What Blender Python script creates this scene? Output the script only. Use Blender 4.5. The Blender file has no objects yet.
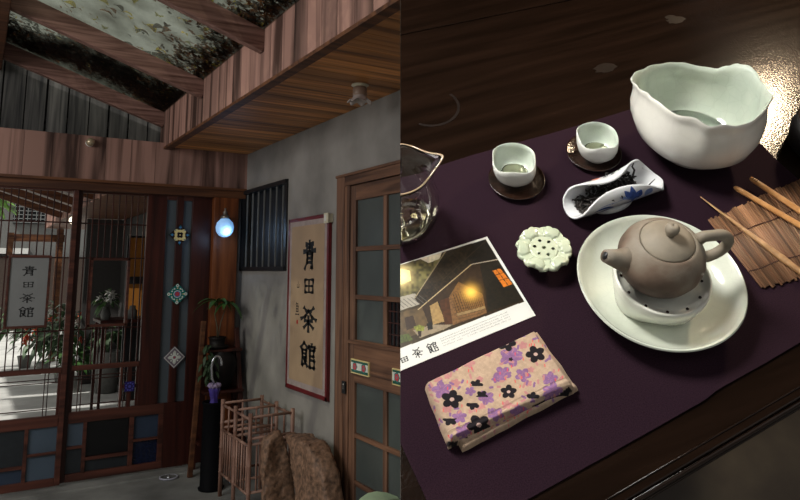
import bpy, bmesh, math, random
import numpy as np
from mathutils import Vector, Matrix, noise
random.seed(7)
S = bpy.context.scene
COL = S.collection
PI = math.pi
rad = math.radians

# ------------------------------------------------------------------ camera
F, PPX, PPY = 673.0, 400.0, 170.0
CAM = Vector((0, 0, 1.5))
def cam_rot(yaw, p, r):
    f = Vector((math.sin(yaw)*math.cos(p), math.cos(yaw)*math.cos(p), math.sin(p)))
    rt = Vector((math.cos(yaw), -math.sin(yaw), 0)); up = rt.cross(f)
    c, s = math.cos(r), math.sin(r)
    a = rt*c + up*s; b = up*c - rt*s
    return Matrix((a, b, -f)).transposed()
RC = cam_rot(rad(32.15), rad(8.43), rad(-.1))
cd = bpy.data.cameras.new('camera'); cam = bpy.data.objects.new('camera', cd); COL.objects.link(cam)
cam.matrix_world = Matrix.Translation(CAM) @ RC.to_4x4()
cd.sensor_width = 36; cd.lens = F/800*36; cd.shift_y = -(250-PPY)/800; cd.clip_start = .02; cd.clip_end = 200
S.camera = cam

# tea table frame: its own inclined ground, seen from above
HT = .575
_t, _p, _a = rad(46.5), rad(-2.0), rad(20)
n = Vector((math.sin(_p), math.cos(_p)*math.cos(_t), math.cos(_p)*math.sin(_t)))
x_ = (Vector((1, 0, 0)) - n*n[0]).normalized(); y_ = n.cross(x_)
M3 = Matrix((x_*math.cos(_a)+y_*math.sin(_a), y_*math.cos(_a)-x_*math.sin(_a), n)).transposed()
def _hit(px, py, h):
    v = Vector((px-PPX, -(py-PPY), -F)); return v*((HT-h)/-(v.dot(n)))
O_ = _hit(600, 300, 0)
def tp(px, py, h=0.0):
    """measured point of the photo -> table coordinates at height h above the table top"""
    q = M3.transposed() @ (_hit(px, py, h)-O_); return Vector((q.x, q.y, h))
TAB = cam.matrix_world @ Matrix.Translation(O_) @ M3.to_4x4()
def tinv(u, v, w=0.):
    q = M3 @ Vector((u, v, w)) + O_; return PPX+F*q.x/-q.z, PPY-F*q.y/-q.z

# ------------------------------------------------------------------ materials
def nodes(name):
    m = bpy.data.materials.new(name); m.use_nodes = True
    nt = m.node_tree; b = nt.nodes['Principled BSDF']
    return m, nt, b
def rgb(c): return (c[0], c[1], c[2], 1)
def s2l(r, g, b):
    f = lambda v: (v/255/12.92) if v/255 <= .04045 else ((v/255+.055)/1.055)**2.4
    return (f(r), f(g), f(b))
def plain(name, c, rough=.6, metal=0, var=.12, scale=30, bump=.0, spec=.5, coat=0):
    m, nt, b = nodes(name)
    tc = nt.nodes.new('ShaderNodeTexCoord'); nz = nt.nodes.new('ShaderNodeTexNoise'); nz.inputs['Scale'].default_value = scale
    nz.inputs['Detail'].default_value = 5
    nt.links.new(tc.outputs['Object'], nz.inputs['Vector'])
    cr = nt.nodes.new('ShaderNodeValToRGB')
    cr.color_ramp.elements[0].color = rgb([k*(1-var) for k in c]); cr.color_ramp.elements[1].color = rgb([min(1, k*(1+var)) for k in c])
    cr.color_ramp.elements[0].position = .3; cr.color_ramp.elements[1].position = .7
    nt.links.new(nz.outputs['Fac'], cr.inputs['Fac']); nt.links.new(cr.outputs['Color'], b.inputs['Base Color'])
    b.inputs['Roughness'].default_value = rough; b.inputs['Metallic'].default_value = metal
    b.inputs['Specular IOR Level'].default_value = spec; b.inputs['Coat Weight'].default_value = coat; b.inputs['Coat Roughness'].default_value = .08
    if bump:
        bp = nt.nodes.new('ShaderNodeBump'); bp.inputs['Strength'].default_value = bump; bp.inputs['Distance'].default_value = .004
        nt.links.new(nz.outputs['Fac'], bp.inputs['Height']); nt.links.new(bp.outputs['Normal'], b.inputs['Normal'])
    return m
def wood(name, dark, light, axis='z', scale=1., rough=.6, island=.25, bump=.3, contrast=(.35, .65), spec=.4):
    """grain runs along axis; separate boards differ a little"""
    m, nt, b = nodes(name); N = nt.nodes.new; L = nt.links.new
    tc = N('ShaderNodeTexCoord'); mp = N('ShaderNodeMapping')
    sc = {'x': (1.2, 22, 22), 'y': (22, 1.2, 22), 'z': (22, 22, 1.2)}[axis]
    mp.inputs['Scale'].default_value = [k*scale for k in sc]
    geo = N('ShaderNodeNewGeometry'); vm = N('ShaderNodeVectorMath'); vm.operation = 'ADD'
    mul = N('ShaderNodeMath'); mul.operation = 'MULTIPLY'; mul.inputs[1].default_value = 37.
    L(geo.outputs['Random Per Island'], mul.inputs[0]); L(tc.outputs['Object'], mp.inputs['Vector'])
    L(mp.outputs['Vector'], vm.inputs[0]); L(mul.outputs[0], vm.inputs[1])
    nz = N('ShaderNodeTexNoise'); nz.inputs['Scale'].default_value = 1.; nz.inputs['Detail'].default_value = 7; nz.inputs['Distortion'].default_value = .6
    L(vm.outputs[0], nz.inputs['Vector'])
    cr = N('ShaderNodeValToRGB'); e = cr.color_ramp.elements
    e[0].position, e[1].position = contrast; e[0].color = rgb(dark); e[1].color = rgb(light)
    L(nz.outputs['Fac'], cr.inputs['Fac'])
    mr = N('ShaderNodeMapRange'); mr.inputs['To Min'].default_value = 1-island; mr.inputs['To Max'].default_value = 1+island
    L(geo.outputs['Random Per Island'], mr.inputs['Value'])
    mx = N('ShaderNodeVectorMath'); mx.operation = 'SCALE'; L(cr.outputs['Color'], mx.inputs[0]); L(mr.outputs[0], mx.inputs['Scale'])
    L(mx.outputs[0], b.inputs['Base Color']); b.inputs['Roughness'].default_value = rough; b.inputs['Specular IOR Level'].default_value = spec
    bp = N('ShaderNodeBump'); bp.inputs['Strength'].default_value = bump; bp.inputs['Distance'].default_value = .003
    L(nz.outputs['Fac'], bp.inputs['Height']); L(bp.outputs['Normal'], b.inputs['Normal'])
    return m
def attr_mat(name, rough=.6, spec=.4, bump=0, bscale=900):
    m, nt, b = nodes(name); a = nt.nodes.new('ShaderNodeAttribute'); a.attribute_name = 'print'
    nt.links.new(a.outputs['Color'], b.inputs['Base Color']); b.inputs['Roughness'].default_value = rough; b.inputs['Specular IOR Level'].default_value = spec
    if bump:
        tc = nt.nodes.new('ShaderNodeTexCoord'); nz = nt.nodes.new('ShaderNodeTexNoise'); nz.inputs['Scale'].default_value = bscale
        bp = nt.nodes.new('ShaderNodeBump'); bp.inputs['Strength'].default_value = bump; bp.inputs['Distance'].default_value = .0005
        nt.links.new(tc.outputs['Object'], nz.inputs['Vector']); nt.links.new(nz.outputs['Fac'], bp.inputs['Height']); nt.links.new(bp.outputs['Normal'], b.inputs['Normal'])
    return m
def glass(name, tint=(1, 1, 1), rough=.0, ior=1.45):
    m, nt, b = nodes(name); b.inputs['Base Color'].default_value = rgb(tint); b.inputs['Transmission Weight'].default_value = 1
    b.inputs['Roughness'].default_value = rough; b.inputs['IOR'].default_value = ior
    return m
def emit(name, c, strength, base=(1, 1, 1)):
    m, nt, b = nodes(name); b.inputs['Base Color'].default_value = rgb(base); b.inputs['Emission Color'].default_value = rgb(c); b.inputs['Emission Strength'].default_value = strength
    return m
def crackle(name, c, crack, scale=60, amt=.35, rough=.12):
    """glazed ware with fine crackle and soft mottling"""
    m, nt, b = nodes(name); N = nt.nodes.new; L = nt.links.new
    tc = N('ShaderNodeTexCoord'); v = N('ShaderNodeTexVoronoi'); v.feature = 'DISTANCE_TO_EDGE'; v.inputs['Scale'].default_value = scale
    L(tc.outputs['Object'], v.inputs['Vector'])
    cr = N('ShaderNodeValToRGB'); cr.color_ramp.elements[0].position = 0; cr.color_ramp.elements[1].position = .035
    cr.color_ramp.elements[0].color = (1-amt,)*3+(1,); cr.color_ramp.elements[1].color = (1, 1, 1, 1); L(v.outputs['Distance'], cr.inputs['Fac'])
    nz = N('ShaderNodeTexNoise'); nz.inputs['Scale'].default_value = 22; nz.inputs['Detail'].default_value = 4; L(tc.outputs['Object'], nz.inputs['Vector'])
    c2 = N('ShaderNodeValToRGB'); c2.color_ramp.elements[0].color = rgb(crack); c2.color_ramp.elements[1].color = rgb(c)
    c2.color_ramp.elements[0].position = .25; c2.color_ramp.elements[1].position = .6; L(nz.outputs['Fac'], c2.inputs['Fac'])
    mx = N('ShaderNodeMix'); mx.data_type = 'RGBA'; mx.blend_type = 'MULTIPLY'; mx.inputs['Factor'].default_value = 1
    L(c2.outputs['Color'], mx.inputs['A']); L(cr.outputs['Color'], mx.inputs['B']); L(mx.outputs['Result'], b.inputs['Base Color'])
    b.inputs['Roughness'].default_value = rough; b.inputs['Coat Weight'].default_value = .5; b.inputs['Coat Roughness'].default_value = .05
    return m

M = {}
M['concrete'] = plain('concrete wall', (.24, .225, .205), .85, var=.35, scale=2.2, bump=.15)
M['floor'] = plain('cement floor', (.24, .24, .22), .6, var=.45, scale=3.0, bump=.2)
M['paving'] = plain('pale paving', (.5, .5, .47), .8, var=.25, scale=2)
M['fascia'] = wood('weathered pink brown boards', (.055, .024, .016), (.37, .205, .16), 'z', .42, .7, .3, contrast=(.36, .56))
M['beamwood'] = wood('rafter timber', (.11, .05, .037), (.36, .20, .16), 'x', 2.4, .5, .1, contrast=(.3, .7))
M['soffit'] = wood('orange brown soffit boards', (.15, .050, .014), (.62, .26, .075), 'x', .9, .5, .35, contrast=(.3, .62))
M['lintel'] = wood('brown lintel', (.05, .016, .006), (.16, .06, .022), 'x', 1., .55, .1)
M['doorwood'] = wood('dark red door wood', (.020, .0045, .003), (.058, .013, .008), 'z', 1., .4, .15)
M['doorwood_h'] = wood('reddish rail wood', (.035, .010, .006), (.11, .034, .021), 'x', 1., .45, .1)
M['postwood'] = wood('orange post wood', (.10, .025, .007), (.26, .075, .02), 'z', 1., .45, .1)
M['framewood'] = wood('worn brown door frame', (.065, .03, .018), (.23, .115, .068), 'z', 1.1, .6, .15)
M['framewood_y'] = wood('worn brown door rail', (.065, .03, .018), (.21, .10, .055), 'y', 1.1, .6, .15)
M['slat'] = wood('grey weathered fence board', (.02, .02, .02), (.12, .115, .105), 'z', 1., .8, .3)
M['black'] = plain('black lacquer', (.008, .008, .009), .45, var=.2)
M['blackiron'] = plain('pale painted bars', (.16, .16, .15), .5)
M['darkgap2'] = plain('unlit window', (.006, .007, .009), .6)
M['darkgap'] = plain('unlit interior', (.01, .01, .012), .3)
M['frost'] = plain('frosted glass', s2l(75, 84, 90), .35, var=.08, scale=6, spec=.6)
M['frostblue'] = plain('blue frosted glass', s2l(72, 86, 100), .35, var=.1, scale=6, spec=.6)
M['navy'] = plain('deep blue glass', (.004, .008, .03), .15)
M['redframe'] = plain('crimson lacquer frame', (.13, .008, .010), .4, var=.2, scale=14)
M['matgrey'] = plain('pale silk mount', (.34, .27, .25), .8)
M['paper'] = plain('tan scroll paper', (.38, .26, .16), .8, var=.1, scale=5)
M['ink'] = plain('black ink', (.006, .006, .006), .7)
M['inkgrey'] = plain('weathered painted strokes', (.035, .035, .035), .7)
M['seal'] = plain('red seal ink', (.4, .03, .02), .7)
M['signboard'] = plain('grey white sign board', (.21, .215, .21), .6, var=.06, scale=6)
M['white'] = plain('white enamel', (.7, .69, .65), .4)
M['cream'] = plain('cream plastic', (.62, .57, .42), .4)
M['metal'] = plain('dull metal', (.35, .33, .3), .35, metal=.9)
M['silver'] = plain('silver metal', (.6, .62, .66), .25, metal=.9)
M['bamboo'] = wood('brown bamboo', (.16, .075, .05), (.46, .27, .20), 'z', 1.2, .45, .25)
M['bark'] = plain('carved driftwood', (.22, .125, .075), .6, var=.6, scale=38, bump=2.2)
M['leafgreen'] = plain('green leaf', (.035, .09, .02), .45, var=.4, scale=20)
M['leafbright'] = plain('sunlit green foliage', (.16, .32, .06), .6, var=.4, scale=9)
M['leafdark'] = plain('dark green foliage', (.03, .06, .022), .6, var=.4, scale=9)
M['stem'] = plain('plant stem', (.09, .07, .04), .7)
M['potdark'] = plain('dark glazed pot', (.008, .006, .006), .5, spec=.15)
M['potgrey'] = plain('grey stoneware pot', (.12, .12, .11), .7)
M['violet'] = plain('violet umbrella cloth', (.05, .03, .22), .5, var=.4)
M['flowerwhite'] = plain('white petals', (.7, .7, .66), .6)
M['flowerred'] = plain('orange red petals', (.55, .10, .04), .6)

# ------------------------------------------------------------------ mesh building
class MB:
    def __init__(s): s.v, s.f, s.mi, s.sm = [], [], [], []
    def add(s, vs, fs, mi=0, smooth=False):
        o = len(s.v); s.v += [Vector(p) for p in vs]
        for f in fs: s.f.append([o+i for i in f]); s.mi.append(mi); s.sm.append(smooth)
        return s
    def box(s, a, b, mi=0):
        x0, y0, z0 = a; x1, y1, z1 = b
        vs = [(x0,y0,z0),(x1,y0,z0),(x1,y1,z0),(x0,y1,z0),(x0,y0,z1),(x1,y0,z1),(x1,y1,z1),(x0,y1,z1)]
        if (x1-x0)*(y1-y0)*(z1-z0) < 0: vs = [vs[i] for i in (4,5,6,7,0,1,2,3)]
        return s.add(vs, [(0,3,2,1),(4,5,6,7),(0,1,5,4),(1,2,6,5),(2,3,7,6),(3,0,4,7)], mi)
    def beam(s, p, q, w, h, up=(0,0,1), mi=0):
        """bar of section w x h from p to q (centre line)"""
        p, q = Vector(p), Vector(q); d = (q-p).normalized(); r = d.cross(Vector(up)).normalized(); u = r.cross(d)
        vs = []
        for c in (p, q):
            for a, b in ((-1,-1),(1,-1),(1,1),(-1,1)): vs.append(c + r*(a*w/2) + u*(b*h/2))
        return s.add(vs, [(3,2,1,0),(4,5,6,7),(0,1,5,4),(1,2,6,5),(2,3,7,6),(3,0,4,7)], mi)
    def tube(s, pts, r, seg=10, mi=0, cap=True, sq=1.):
        pts = [Vector(p) for p in pts]; k = len(pts); rs = r if isinstance(r, (list, tuple)) else [r]*k
        vs, fs = [], []; prev = None
        for i, p in enumerate(pts):
            t = (pts[min(i+1, k-1)]-pts[max(i-1, 0)]).normalized()
            if prev is None: prev = t.orthogonal().normalized()
            a = (prev - t*prev.dot(t)).normalized(); prev = a; b = t.cross(a)
            for j in range(seg):
                g = 2*PI*j/seg; vs.append(p + a*(math.cos(g)*rs[i]) + b*(math.sin(g)*rs[i]*sq))
        for i in range(k-1):
            for j in range(seg):
                j2 = (j+1) % seg; fs.append((i*seg+j, i*seg+j2, (i+1)*seg+j2, (i+1)*seg+j))
        if cap: fs.append(tuple(range(seg))[::-1]); fs.append(tuple((k-1)*seg+j for j in range(seg)))
        return s.add(vs, fs, mi, True)
    def lathe(s, prof, seg=48, mi=0, c=(0,0,0), mod=None, close=True):
        """prof: (radius, z) list; mod(r, z, angle, i) -> (x, y, z)"""
        c = Vector(c); vs, fs = [], []; k = len(prof)
        for i, (r, z) in enumerate(prof):
            for j in range(seg):
                g = 2*PI*j/seg
                p = mod(r, z, g, i) if mod else (r*math.cos(g), r*math.sin(g), z)
                vs.append(c+Vector(p))
        for i in range(k-1):
            for j in range(seg):
                j2 = (j+1) % seg; fs.append((i*seg+j, i*seg+j2, (i+1)*seg+j2, (i+1)*seg+j))
        if close:
            if prof[0][0] > 0: fs.append(tuple(range(seg))[::-1])
            if prof[-1][0] > 0: fs.append(tuple((k-1)*seg+j for j in range(seg)))
        return s.add(vs, fs, mi, True)
    def poly(s, pts, mi=0): return s.add(pts, [tuple(range(len(pts)))], mi)
    def prism(s, outline, d, mi=0):
        """extrude a planar outline by vector d"""
        k = len(outline); o = [Vector(p) for p in outline]; d = Vector(d)
        fs = [tuple(range(k))[::-1], tuple(range(k, 2*k))] + [(i, (i+1) % k, k+(i+1) % k, k+i) for i in range(k)]
        return s.add(o+[p+d for p in o], fs, mi)
    def sphere(s, c, r, seg=16, rings=10, mi=0, sz=1.):
        prof = [(max(1e-5, r*math.sin(PI*i/rings)), -r*math.cos(PI*i/rings)*sz) for i in range(rings+1)]
        return s.lathe(prof, seg, mi, c)
    def mesh(s, name, mats, org=None, bevel=0):
        me = bpy.data.meshes.new(name); o = Vector(org) if org is not None else Vector((0,0,0))
        me.from_pydata([tuple(p-o) for p in s.v], [], s.f)
        for m in (mats if isinstance(mats, (list, tuple)) else [mats]): me.materials.append(M[m] if isinstance(m, str) else m)
        me.polygons.foreach_set('material_index', s.mi); me.polygons.foreach_set('use_smooth', s.sm)
        bm = bmesh.new(); bm.from_mesh(me)
        bmesh.ops.remove_doubles(bm, verts=bm.verts, dist=1e-6)
        bmesh.ops.recalc_face_normals(bm, faces=bm.faces)
        bm.to_mesh(me); bm.free(); me.update()
        return me

def link(name, me, parent=None, loc=None, mat=None):
    o = bpy.data.objects.new(name, me); COL.objects.link(o)
    if parent is not None: o.parent = parent
    if mat is not None: o.matrix_world = mat
    elif loc is not None: o.location = loc
    return o
def tag(o, label, cat, group=None, kind=None):
    if label: o['label'] = label
    if cat: o['category'] = cat
    if group: o['group'] = group
    if kind: o['kind'] = kind
    return o
def bev(o, w, seg=2):
    m = o.modifiers.new('bevel', 'BEVEL'); m.width = w; m.segments = seg; m.limit_method = 'ANGLE'; m.angle_limit = rad(35); return o
# courtyard things: meshes are given in world metres
def wroot(name, loc, label, cat, group=None, kind=None):
    o = bpy.data.objects.new(name, None); COL.objects.link(o); o.location = loc; o.empty_display_size = .05
    return tag(o, label, cat, group, kind)
def wpart(name, mb, mats, root, bevel=0, kind=None, label=None):
    base = Vector(root.location); r = root.parent
    while r is not None: base += Vector(r.location); r = r.parent
    o = link(name, mb.mesh(name, mats, base), root)
    if bevel: bev(o, bevel)
    if kind: o['kind'] = kind
    if label: o['label'] = label
    return o
def wthing(name, mb, mats, org, label, cat, group=None, bevel=0, kind=None):
    o = link(name, mb.mesh(name, mats, org), None, org); tag(o, label, cat, group, kind)
    if bevel: bev(o, bevel)
    return o
def struct(name, mb, mats, bevel=0): return tag(wthing(name, mb, mats, (0,0,0), None, None), None, None, kind='structure')
# table things: meshes are given in local coordinates of the thing
def troot(name, u, v, w, rz, label, cat, group=None):
    o = bpy.data.objects.new(name, None); COL.objects.link(o); o.empty_display_size = .02
    o.matrix_world = TAB @ Matrix.Translation((u, v, w)) @ Matrix.Rotation(rz, 4, 'Z')
    return tag(o, label, cat, group)
def tpart(name, mb, mats, root, bevel=0, kind=None, label=None):
    o = link(name, mb.mesh(name, mats), root)
    if bevel: bev(o, bevel)
    if kind: o['kind'] = kind
    if label: o['label'] = label
    return o
def tthing(name, mb, mats, u, v, w, rz, label, cat, group=None, bevel=0):
    o = link(name, mb.mesh(name, mats)); o.matrix_world = TAB @ Matrix.Translation((u, v, w)) @ Matrix.Rotation(rz, 4, 'Z')
    tag(o, label, cat, group)
    if bevel: bev(o, bevel)
    return o
RIGHTV = RC @ Vector((1, 0, 0))
def cut(o, world, eps=.0004):
    """the table corner of the place ends at an upright plane; close the mesh there"""
    inv = world.inverted(); co = inv @ (CAM + RIGHTV*eps); no = (inv.to_3x3() @ RIGHTV).normalized()
    bm = bmesh.new(); bm.from_mesh(o.data)
    r = bmesh.ops.bisect_plane(bm, geom=bm.verts[:]+bm.edges[:]+bm.faces[:], dist=1e-6, plane_co=co, plane_no=no, clear_inner=True, clear_outer=False)
    ed = [e for e in r['geom_cut'] if isinstance(e, bmesh.types.BMEdge)]
    try: bmesh.ops.holes_fill(bm, edges=ed, sides=0)
    except Exception: pass
    bm.to_mesh(o.data); bm.free(); o.data.update()

# ------------------------------------------------------------------ brush characters (unit box, y up)
GL = {
 'qing': [[(.2,.88),(.8,.89)],[(.26,.76),(.74,.77)],[(.5,1),(.5,.64)],[(.03,.62),(.97,.65)],[(.32,.54),(.31,.25),(.14,.0)],[(.3,.53),(.74,.54)],[(.72,.54),(.72,.04),(.6,.07)],[(.32,.39),(.72,.39)],[(.32,.24),(.72,.24)]],
 'tian': [[(.1,.9),(.13,.06)],[(.1,.9),(.92,.92)],[(.9,.92),(.87,.08)],[(.13,.09),(.87,.1)],[(.5,.9),(.5,.1)],[(.12,.5),(.88,.51)]],
 'cha': [[(.2,.98),(.36,.84)],[(.84,1),(.64,.84)],[(.5,.86),(.3,.62),(.0,.5)],[(.5,.86),(.72,.62),(1,.5)],[(.24,.45),(.76,.46)],[(.5,.64),(.5,.0)],[(.46,.36),(.2,.14)],[(.54,.36),(.82,.16)]],
 'guan': [[(.24,1),(.0,.76)],[(.24,1),(.48,.8)],[(.12,.7),(.4,.7),(.39,.4),(.12,.4)],[(.12,.55),(.4,.55)],[(.12,.7),(.12,.06),(.36,.18)],[(.42,.3),(.26,.26)],[(.26,.34),(.48,.04)],[(.76,1),(.77,.9)],[(.55,.78),(.57,.88),(.98,.88),(.95,.78)],[(.64,.74),(.64,.02)],[(.64,.74),(.9,.74),(.89,.5),(.64,.5)],[(.64,.34),(.94,.34),(.93,.04),(.64,.04)]],
 'shan': [[(.5,.95),(.5,.2)],[(.1,.6),(.12,.18),(.9,.2)],[(.9,.62),(.9,.2)]],
 'yu': [[(.3,1),(.1,.8)],[(.25,.88),(.7,.9),(.6,.75)],[(.2,.72),(.8,.72),(.78,.3),(.2,.3),(.2,.72)],[(.5,.72),(.5,.3)],[(.2,.5),(.8,.5)],[(.0,.08),(1,.1)]],
}
def glyph(mb, g, org, ex, ey, w, mi=0, off=(0,0,0)):
    """thin flat strokes with swelling ends; org lower left, ex/ey the unit box edges, w stroke width as fraction"""
    org, ex, ey, off = Vector(org), Vector(ex), Vector(ey), Vector(off)
    for st in GL[g]:
        P = [Vector((p[0], p[1])) for p in st]
        for i in range(len(P)-1):
            a, b = P[i], P[i+1]; d = (b-a).normalized(); nn = Vector((-d.y, d.x)); L = (b-a).length
            K = 5; left, right = [], []
            for k in range(K+1):
                t = k/K; ww = w*(.42+.12*math.cos(2*PI*t)+.05*math.sin(9*t+a.x*7))
                c = a - d*w*.22 + (b-a+d*w*.44)*t
                left.append(c+nn*ww); right.append(c-nn*ww)
            for k in range(K):
                q = [left[k], right[k], right[k+1], left[k+1]]
                mb.poly([org+ex*p.x+ey*p.y+off for p in q], mi)

# =================================================================== COURTYARD: the setting
YB, XW, ZC, XS = 5.48, 1.88, 2.46, 1.22
struct('floor', MB().box((-3.2, -1.2, -.1), (XW, YB+.02, 0)).box((-.4, YB-.14, 0), (1.72, YB+.1, .012)), 'floor')
struct('floor_path', MB().box((-3.2, YB+.02, -.1), (6, 24, -.005)), 'paving')
w = MB()
y0, y1, zb, zt = 4.51, 5.44, 1.515, 2.13          # window opening in the right wall
w.box((XW, 3.695, 0), (XW+.14, y0, 2.7)).box((XW, y0, 0), (XW+.14, y1, zb)).box((XW, y0, zt), (XW+.14, y1, 2.7)).box((XW, y1, 0), (XW+.14, YB+.1, 2.7))
w.box((XW, -1.2, 2.07), (XW+.14, 3.695, 2.7)).box((XW, -1.2, 0), (XW+.14, 2.62, 2.07))
struct('wall_right', w, 'concrete')
# wooden soffit over the wall side, boards across
sf = MB(); yy = -1.2
while yy < YB+.05:
    sf.box((XS, yy, ZC), (XW+.1, yy+.092, ZC+.02)); yy += .095
sf.box((XS, -1.2, ZC+.021), (XW+.1, YB, ZC+.1))
struct('ceiling', sf, 'soffit')
# upright boards closing the soffit edge
fa = MB(); yy = -1.2
while yy < YB:
    fa.box((XS-.018, yy, ZC-.005), (XS, yy+.148, ZC+.30)); yy += .15
struct('trim_1', fa, 'fascia')
struct('trim_2', MB().box((XS-.024, -1.2, ZC-.022), (XS+.03, YB, ZC-.004)), 'lintel')
# boards over the doors
fb = MB(); xx = -1.2
while xx < XW-.01:
    fb.box((xx, YB-.09, 2.155), (min(xx+.178, XW), YB-.07, 2.49)); xx += .18
fb.box((-1.2, YB-.069, 2.155), (XW, YB+.06, 2.485))
struct('trim_3', fb, 'fascia')
struct('trim_4', MB().box((-1.2, YB-.075, 2.085), (XW, YB+.07, 2.154)).box((-1.2, YB-.1, 2.145), (XW, YB-.08, 2.165)), 'lintel')
bev(struct('trim_5', MB().box((1.62, YB-.08, 0), (1.82, YB+.05, 2.085)), 'postwood'), .004)
struct('wall_back', MB().box((1.82, YB-.02, 0), (XW, YB+.05, 2.085)), 'concrete')
# glass roof
m, nt, b = nodes('dirty wired glass'); N = nt.nodes.new; L = nt.links.new
tc = N('ShaderNodeTexCoord'); nz = N('ShaderNodeTexNoise'); nz.inputs['Scale'].default_value = 3.2; nz.inputs['Detail'].default_value = 9; nz.inputs['Roughness'].default_value = .65
L(tc.outputs['Object'], nz.inputs['Vector'])
cr = N('ShaderNodeValToRGB'); e = cr.color_ramp.elements; e[0].position = .40; e[1].position = .62; e[0].color = (.40, .41, .37, 1); e[1].color = (.60, .62, .57, 1)
L(nz.outputs['Fac'], cr.inputs['Fac'])
tr = N('ShaderNodeBsdfTransparent'); L(cr.outputs['Color'], tr.inputs['Color'])
br = N('ShaderNodeTexBrick'); br.inputs['Scale'].default_value = 9; br.inputs['Mortar Size'].default_value = .012; br.offset = 0
br.inputs['Color1'].default_value = br.inputs['Color2'].default_value = (.10, .11, .10, 1); br.inputs['Mortar'].default_value = (.3, .33, .3, 1)
L(tc.outputs['Object'], br.inputs['Vector'])
tl = N('ShaderNodeBsdfTranslucent'); tl.inputs['Color'].default_value = (.35, .38, .34, 1)
gl = N('ShaderNodeBsdfGlossy'); gl.inputs['Roughness'].default_value = .15; gl.inputs['Color'].default_value = (.5, .5, .5, 1)
m1 = N('ShaderNodeMixShader'); m1.inputs[0].default_value = .12; L(tr.outputs[0], m1.inputs[1]); L(tl.outputs[0], m1.inputs[2])
m2 = N('ShaderNodeMixShader'); m2.inputs[0].default_value = .06; L(m1.outputs[0], m2.inputs[1]); L(gl.outputs[0], m2.inputs[2])
L(m2.outputs[0], nt.nodes['Material Output'].inputs['Surface']); M['roofglass'] = m
SL = .335
def rz(x): return 2.745 + SL*(XS-x)
gr = MB().prism([(-.05, 1.72, rz(-.05)), (XS, 1.72, rz(XS)), (XS, 5.62, rz(XS)), (-.05, 5.62, rz(-.05))], (0, 0, .008))
struct('ceiling_glass', gr, 'roofglass')
# roof over the side building above the soffit
struct('ceiling_roof', MB().prism([(XS, -1.2, 2.77), (4.2, -1.2, 3.3), (4.2, YB+.1, 3.3), (XS, YB+.1, 2.77)], (0, 0, .06)), 'darkgap')
for i, y in enumerate((2.15, 3.27, 4.38, 5.47)):
    r = MB().beam((-.02, y, rz(-.02)-.062), (XS-.005, y, rz(XS)-.062), .055, .115)
    lab = ['timber rafter under the glass roof nearest the viewer', 'timber rafter crossing the top right of the glass roof', 'long timber rafter crossing the middle of the leaf-strewn glass', 'lowest timber rafter just above the grey fence boards'][i]
    wthing('roof_rafter', r, 'beamwood', (XS, y, rz(XS)-.06), lab, 'beam', 'rafters under the glass roof', bevel=.004)
wthing('wall_plate_beam', MB().box((-.1, 1.0, 2.95), (.068, 5.6, 3.16)), 'lintel', (0, 3, 2.95), 'dark timber beam carrying the high ends of the rafters at top left corner', 'beam', bevel=.006)
# grey fence boards behind the last rafter
fz = MB()
fr = wroot('board_fence', (.5, YB+.2, 2.4), 'grey weathered upright board fence seen above the doors under the glass roof', 'fence')
xx = -.5; k = 0
while xx < 1.25:
    fz.box((xx, YB+.19, 2.3), (xx+.136+.004*math.sin(k*2.1), YB+.21, 3.3)); xx += .148; k += 1
wpart('board', fz, 'slat', fr)
wpart('gap_shade', MB().box((-.5, YB+.245, 2.35), (1.25, YB+.255, 3.25)), 'darkgap', fr)  # added dark sheet standing in for shade in the gaps between boards
wpart('rail', MB().box((-.5, YB+.21, 2.62), (1.25, YB+.24, 2.67)), 'slat', fr)

struct('ceiling_skyblock', MB().box((-1.6, -1.2, 2.78), (XS-.02, 1.7, 2.84)), 'doorwood')  # added unseen slab that keeps sky reflections off the table
# added tall wall outside the view that keeps the sun off the yard
struct('wall_sunblock', MB().box((-3.3, -1.2, 0), (-3.2, 6.2, 8.2)), 'concrete')

# ------------------------------------------------------------------ leaves on the glass
def leaf_mesh(name, mat, l, wd, curl):
    mb = MB(); K = 7; vs = []; fs = []
    for i in range(K+1):
        t = i/K; ww = wd*math.sin(PI*min(1, t*1.02))**.8*(.5+.5*(1-t)) ; z = curl*math.sin(PI*t)
        vs += [(l*(t-.5), -ww, z+abs(ww)*.3), (l*(t-.5), 0, z), (l*(t-.5), ww, z+abs(ww)*.3)]
    for i in range(K):
        for j in (0, 1): fs.append((i*3+j, i*3+j+1, i*3+j+4, i*3+j+3))
    mb.add(vs, fs, 0, True); mb.tube([(l*.45, 0, 0), (l*.7, l*.06, .003)], .0012, 4)
    return mb.mesh(name, mat)
def leafcol(name, c):
    m, nt, b = nodes(name); b.inputs['Base Color'].default_value = rgb(c); b.inputs['Roughness'].default_value = .7
    t = nt.nodes.new('ShaderNodeBsdfTranslucent'); t.inputs['Color'].default_value = rgb([min(1, k*1.6) for k in c]); mx = nt.nodes.new('ShaderNodeMixShader'); mx.inputs[0].default_value = .30
    nt.links.new(b.outputs[0], mx.inputs[1]); nt.links.new(t.outputs[0], mx.inputs[2]); nt.links.new(mx.outputs[0], nt.nodes['Material Output'].inputs['Surface']); return m
M['leafy'] = leafcol('yellow fallen leaf', (.75, .50, .04)); M['leafb'] = leafcol('brown fallen leaf', (.26, .09, .03)); M['leafd'] = leafcol('dark brown fallen leaf', (.05, .018, .010)); M['leafo'] = leafcol('olive fallen leaf', (.30, .27, .06))
kinds = [(leaf_mesh('yellow_leaf', 'leafy', .055, .026, .008), 'yellow'), (leaf_mesh('brown_leaf', 'leafb', .06, .024, .008), 'brown'), (leaf_mesh('dark_leaf', 'leafd', .065, .026, .008), 'dark brown'), (leaf_mesh('olive_leaf', 'leafo', .05, .024, .008), 'olive')]
rl = random.Random(3)
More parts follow.
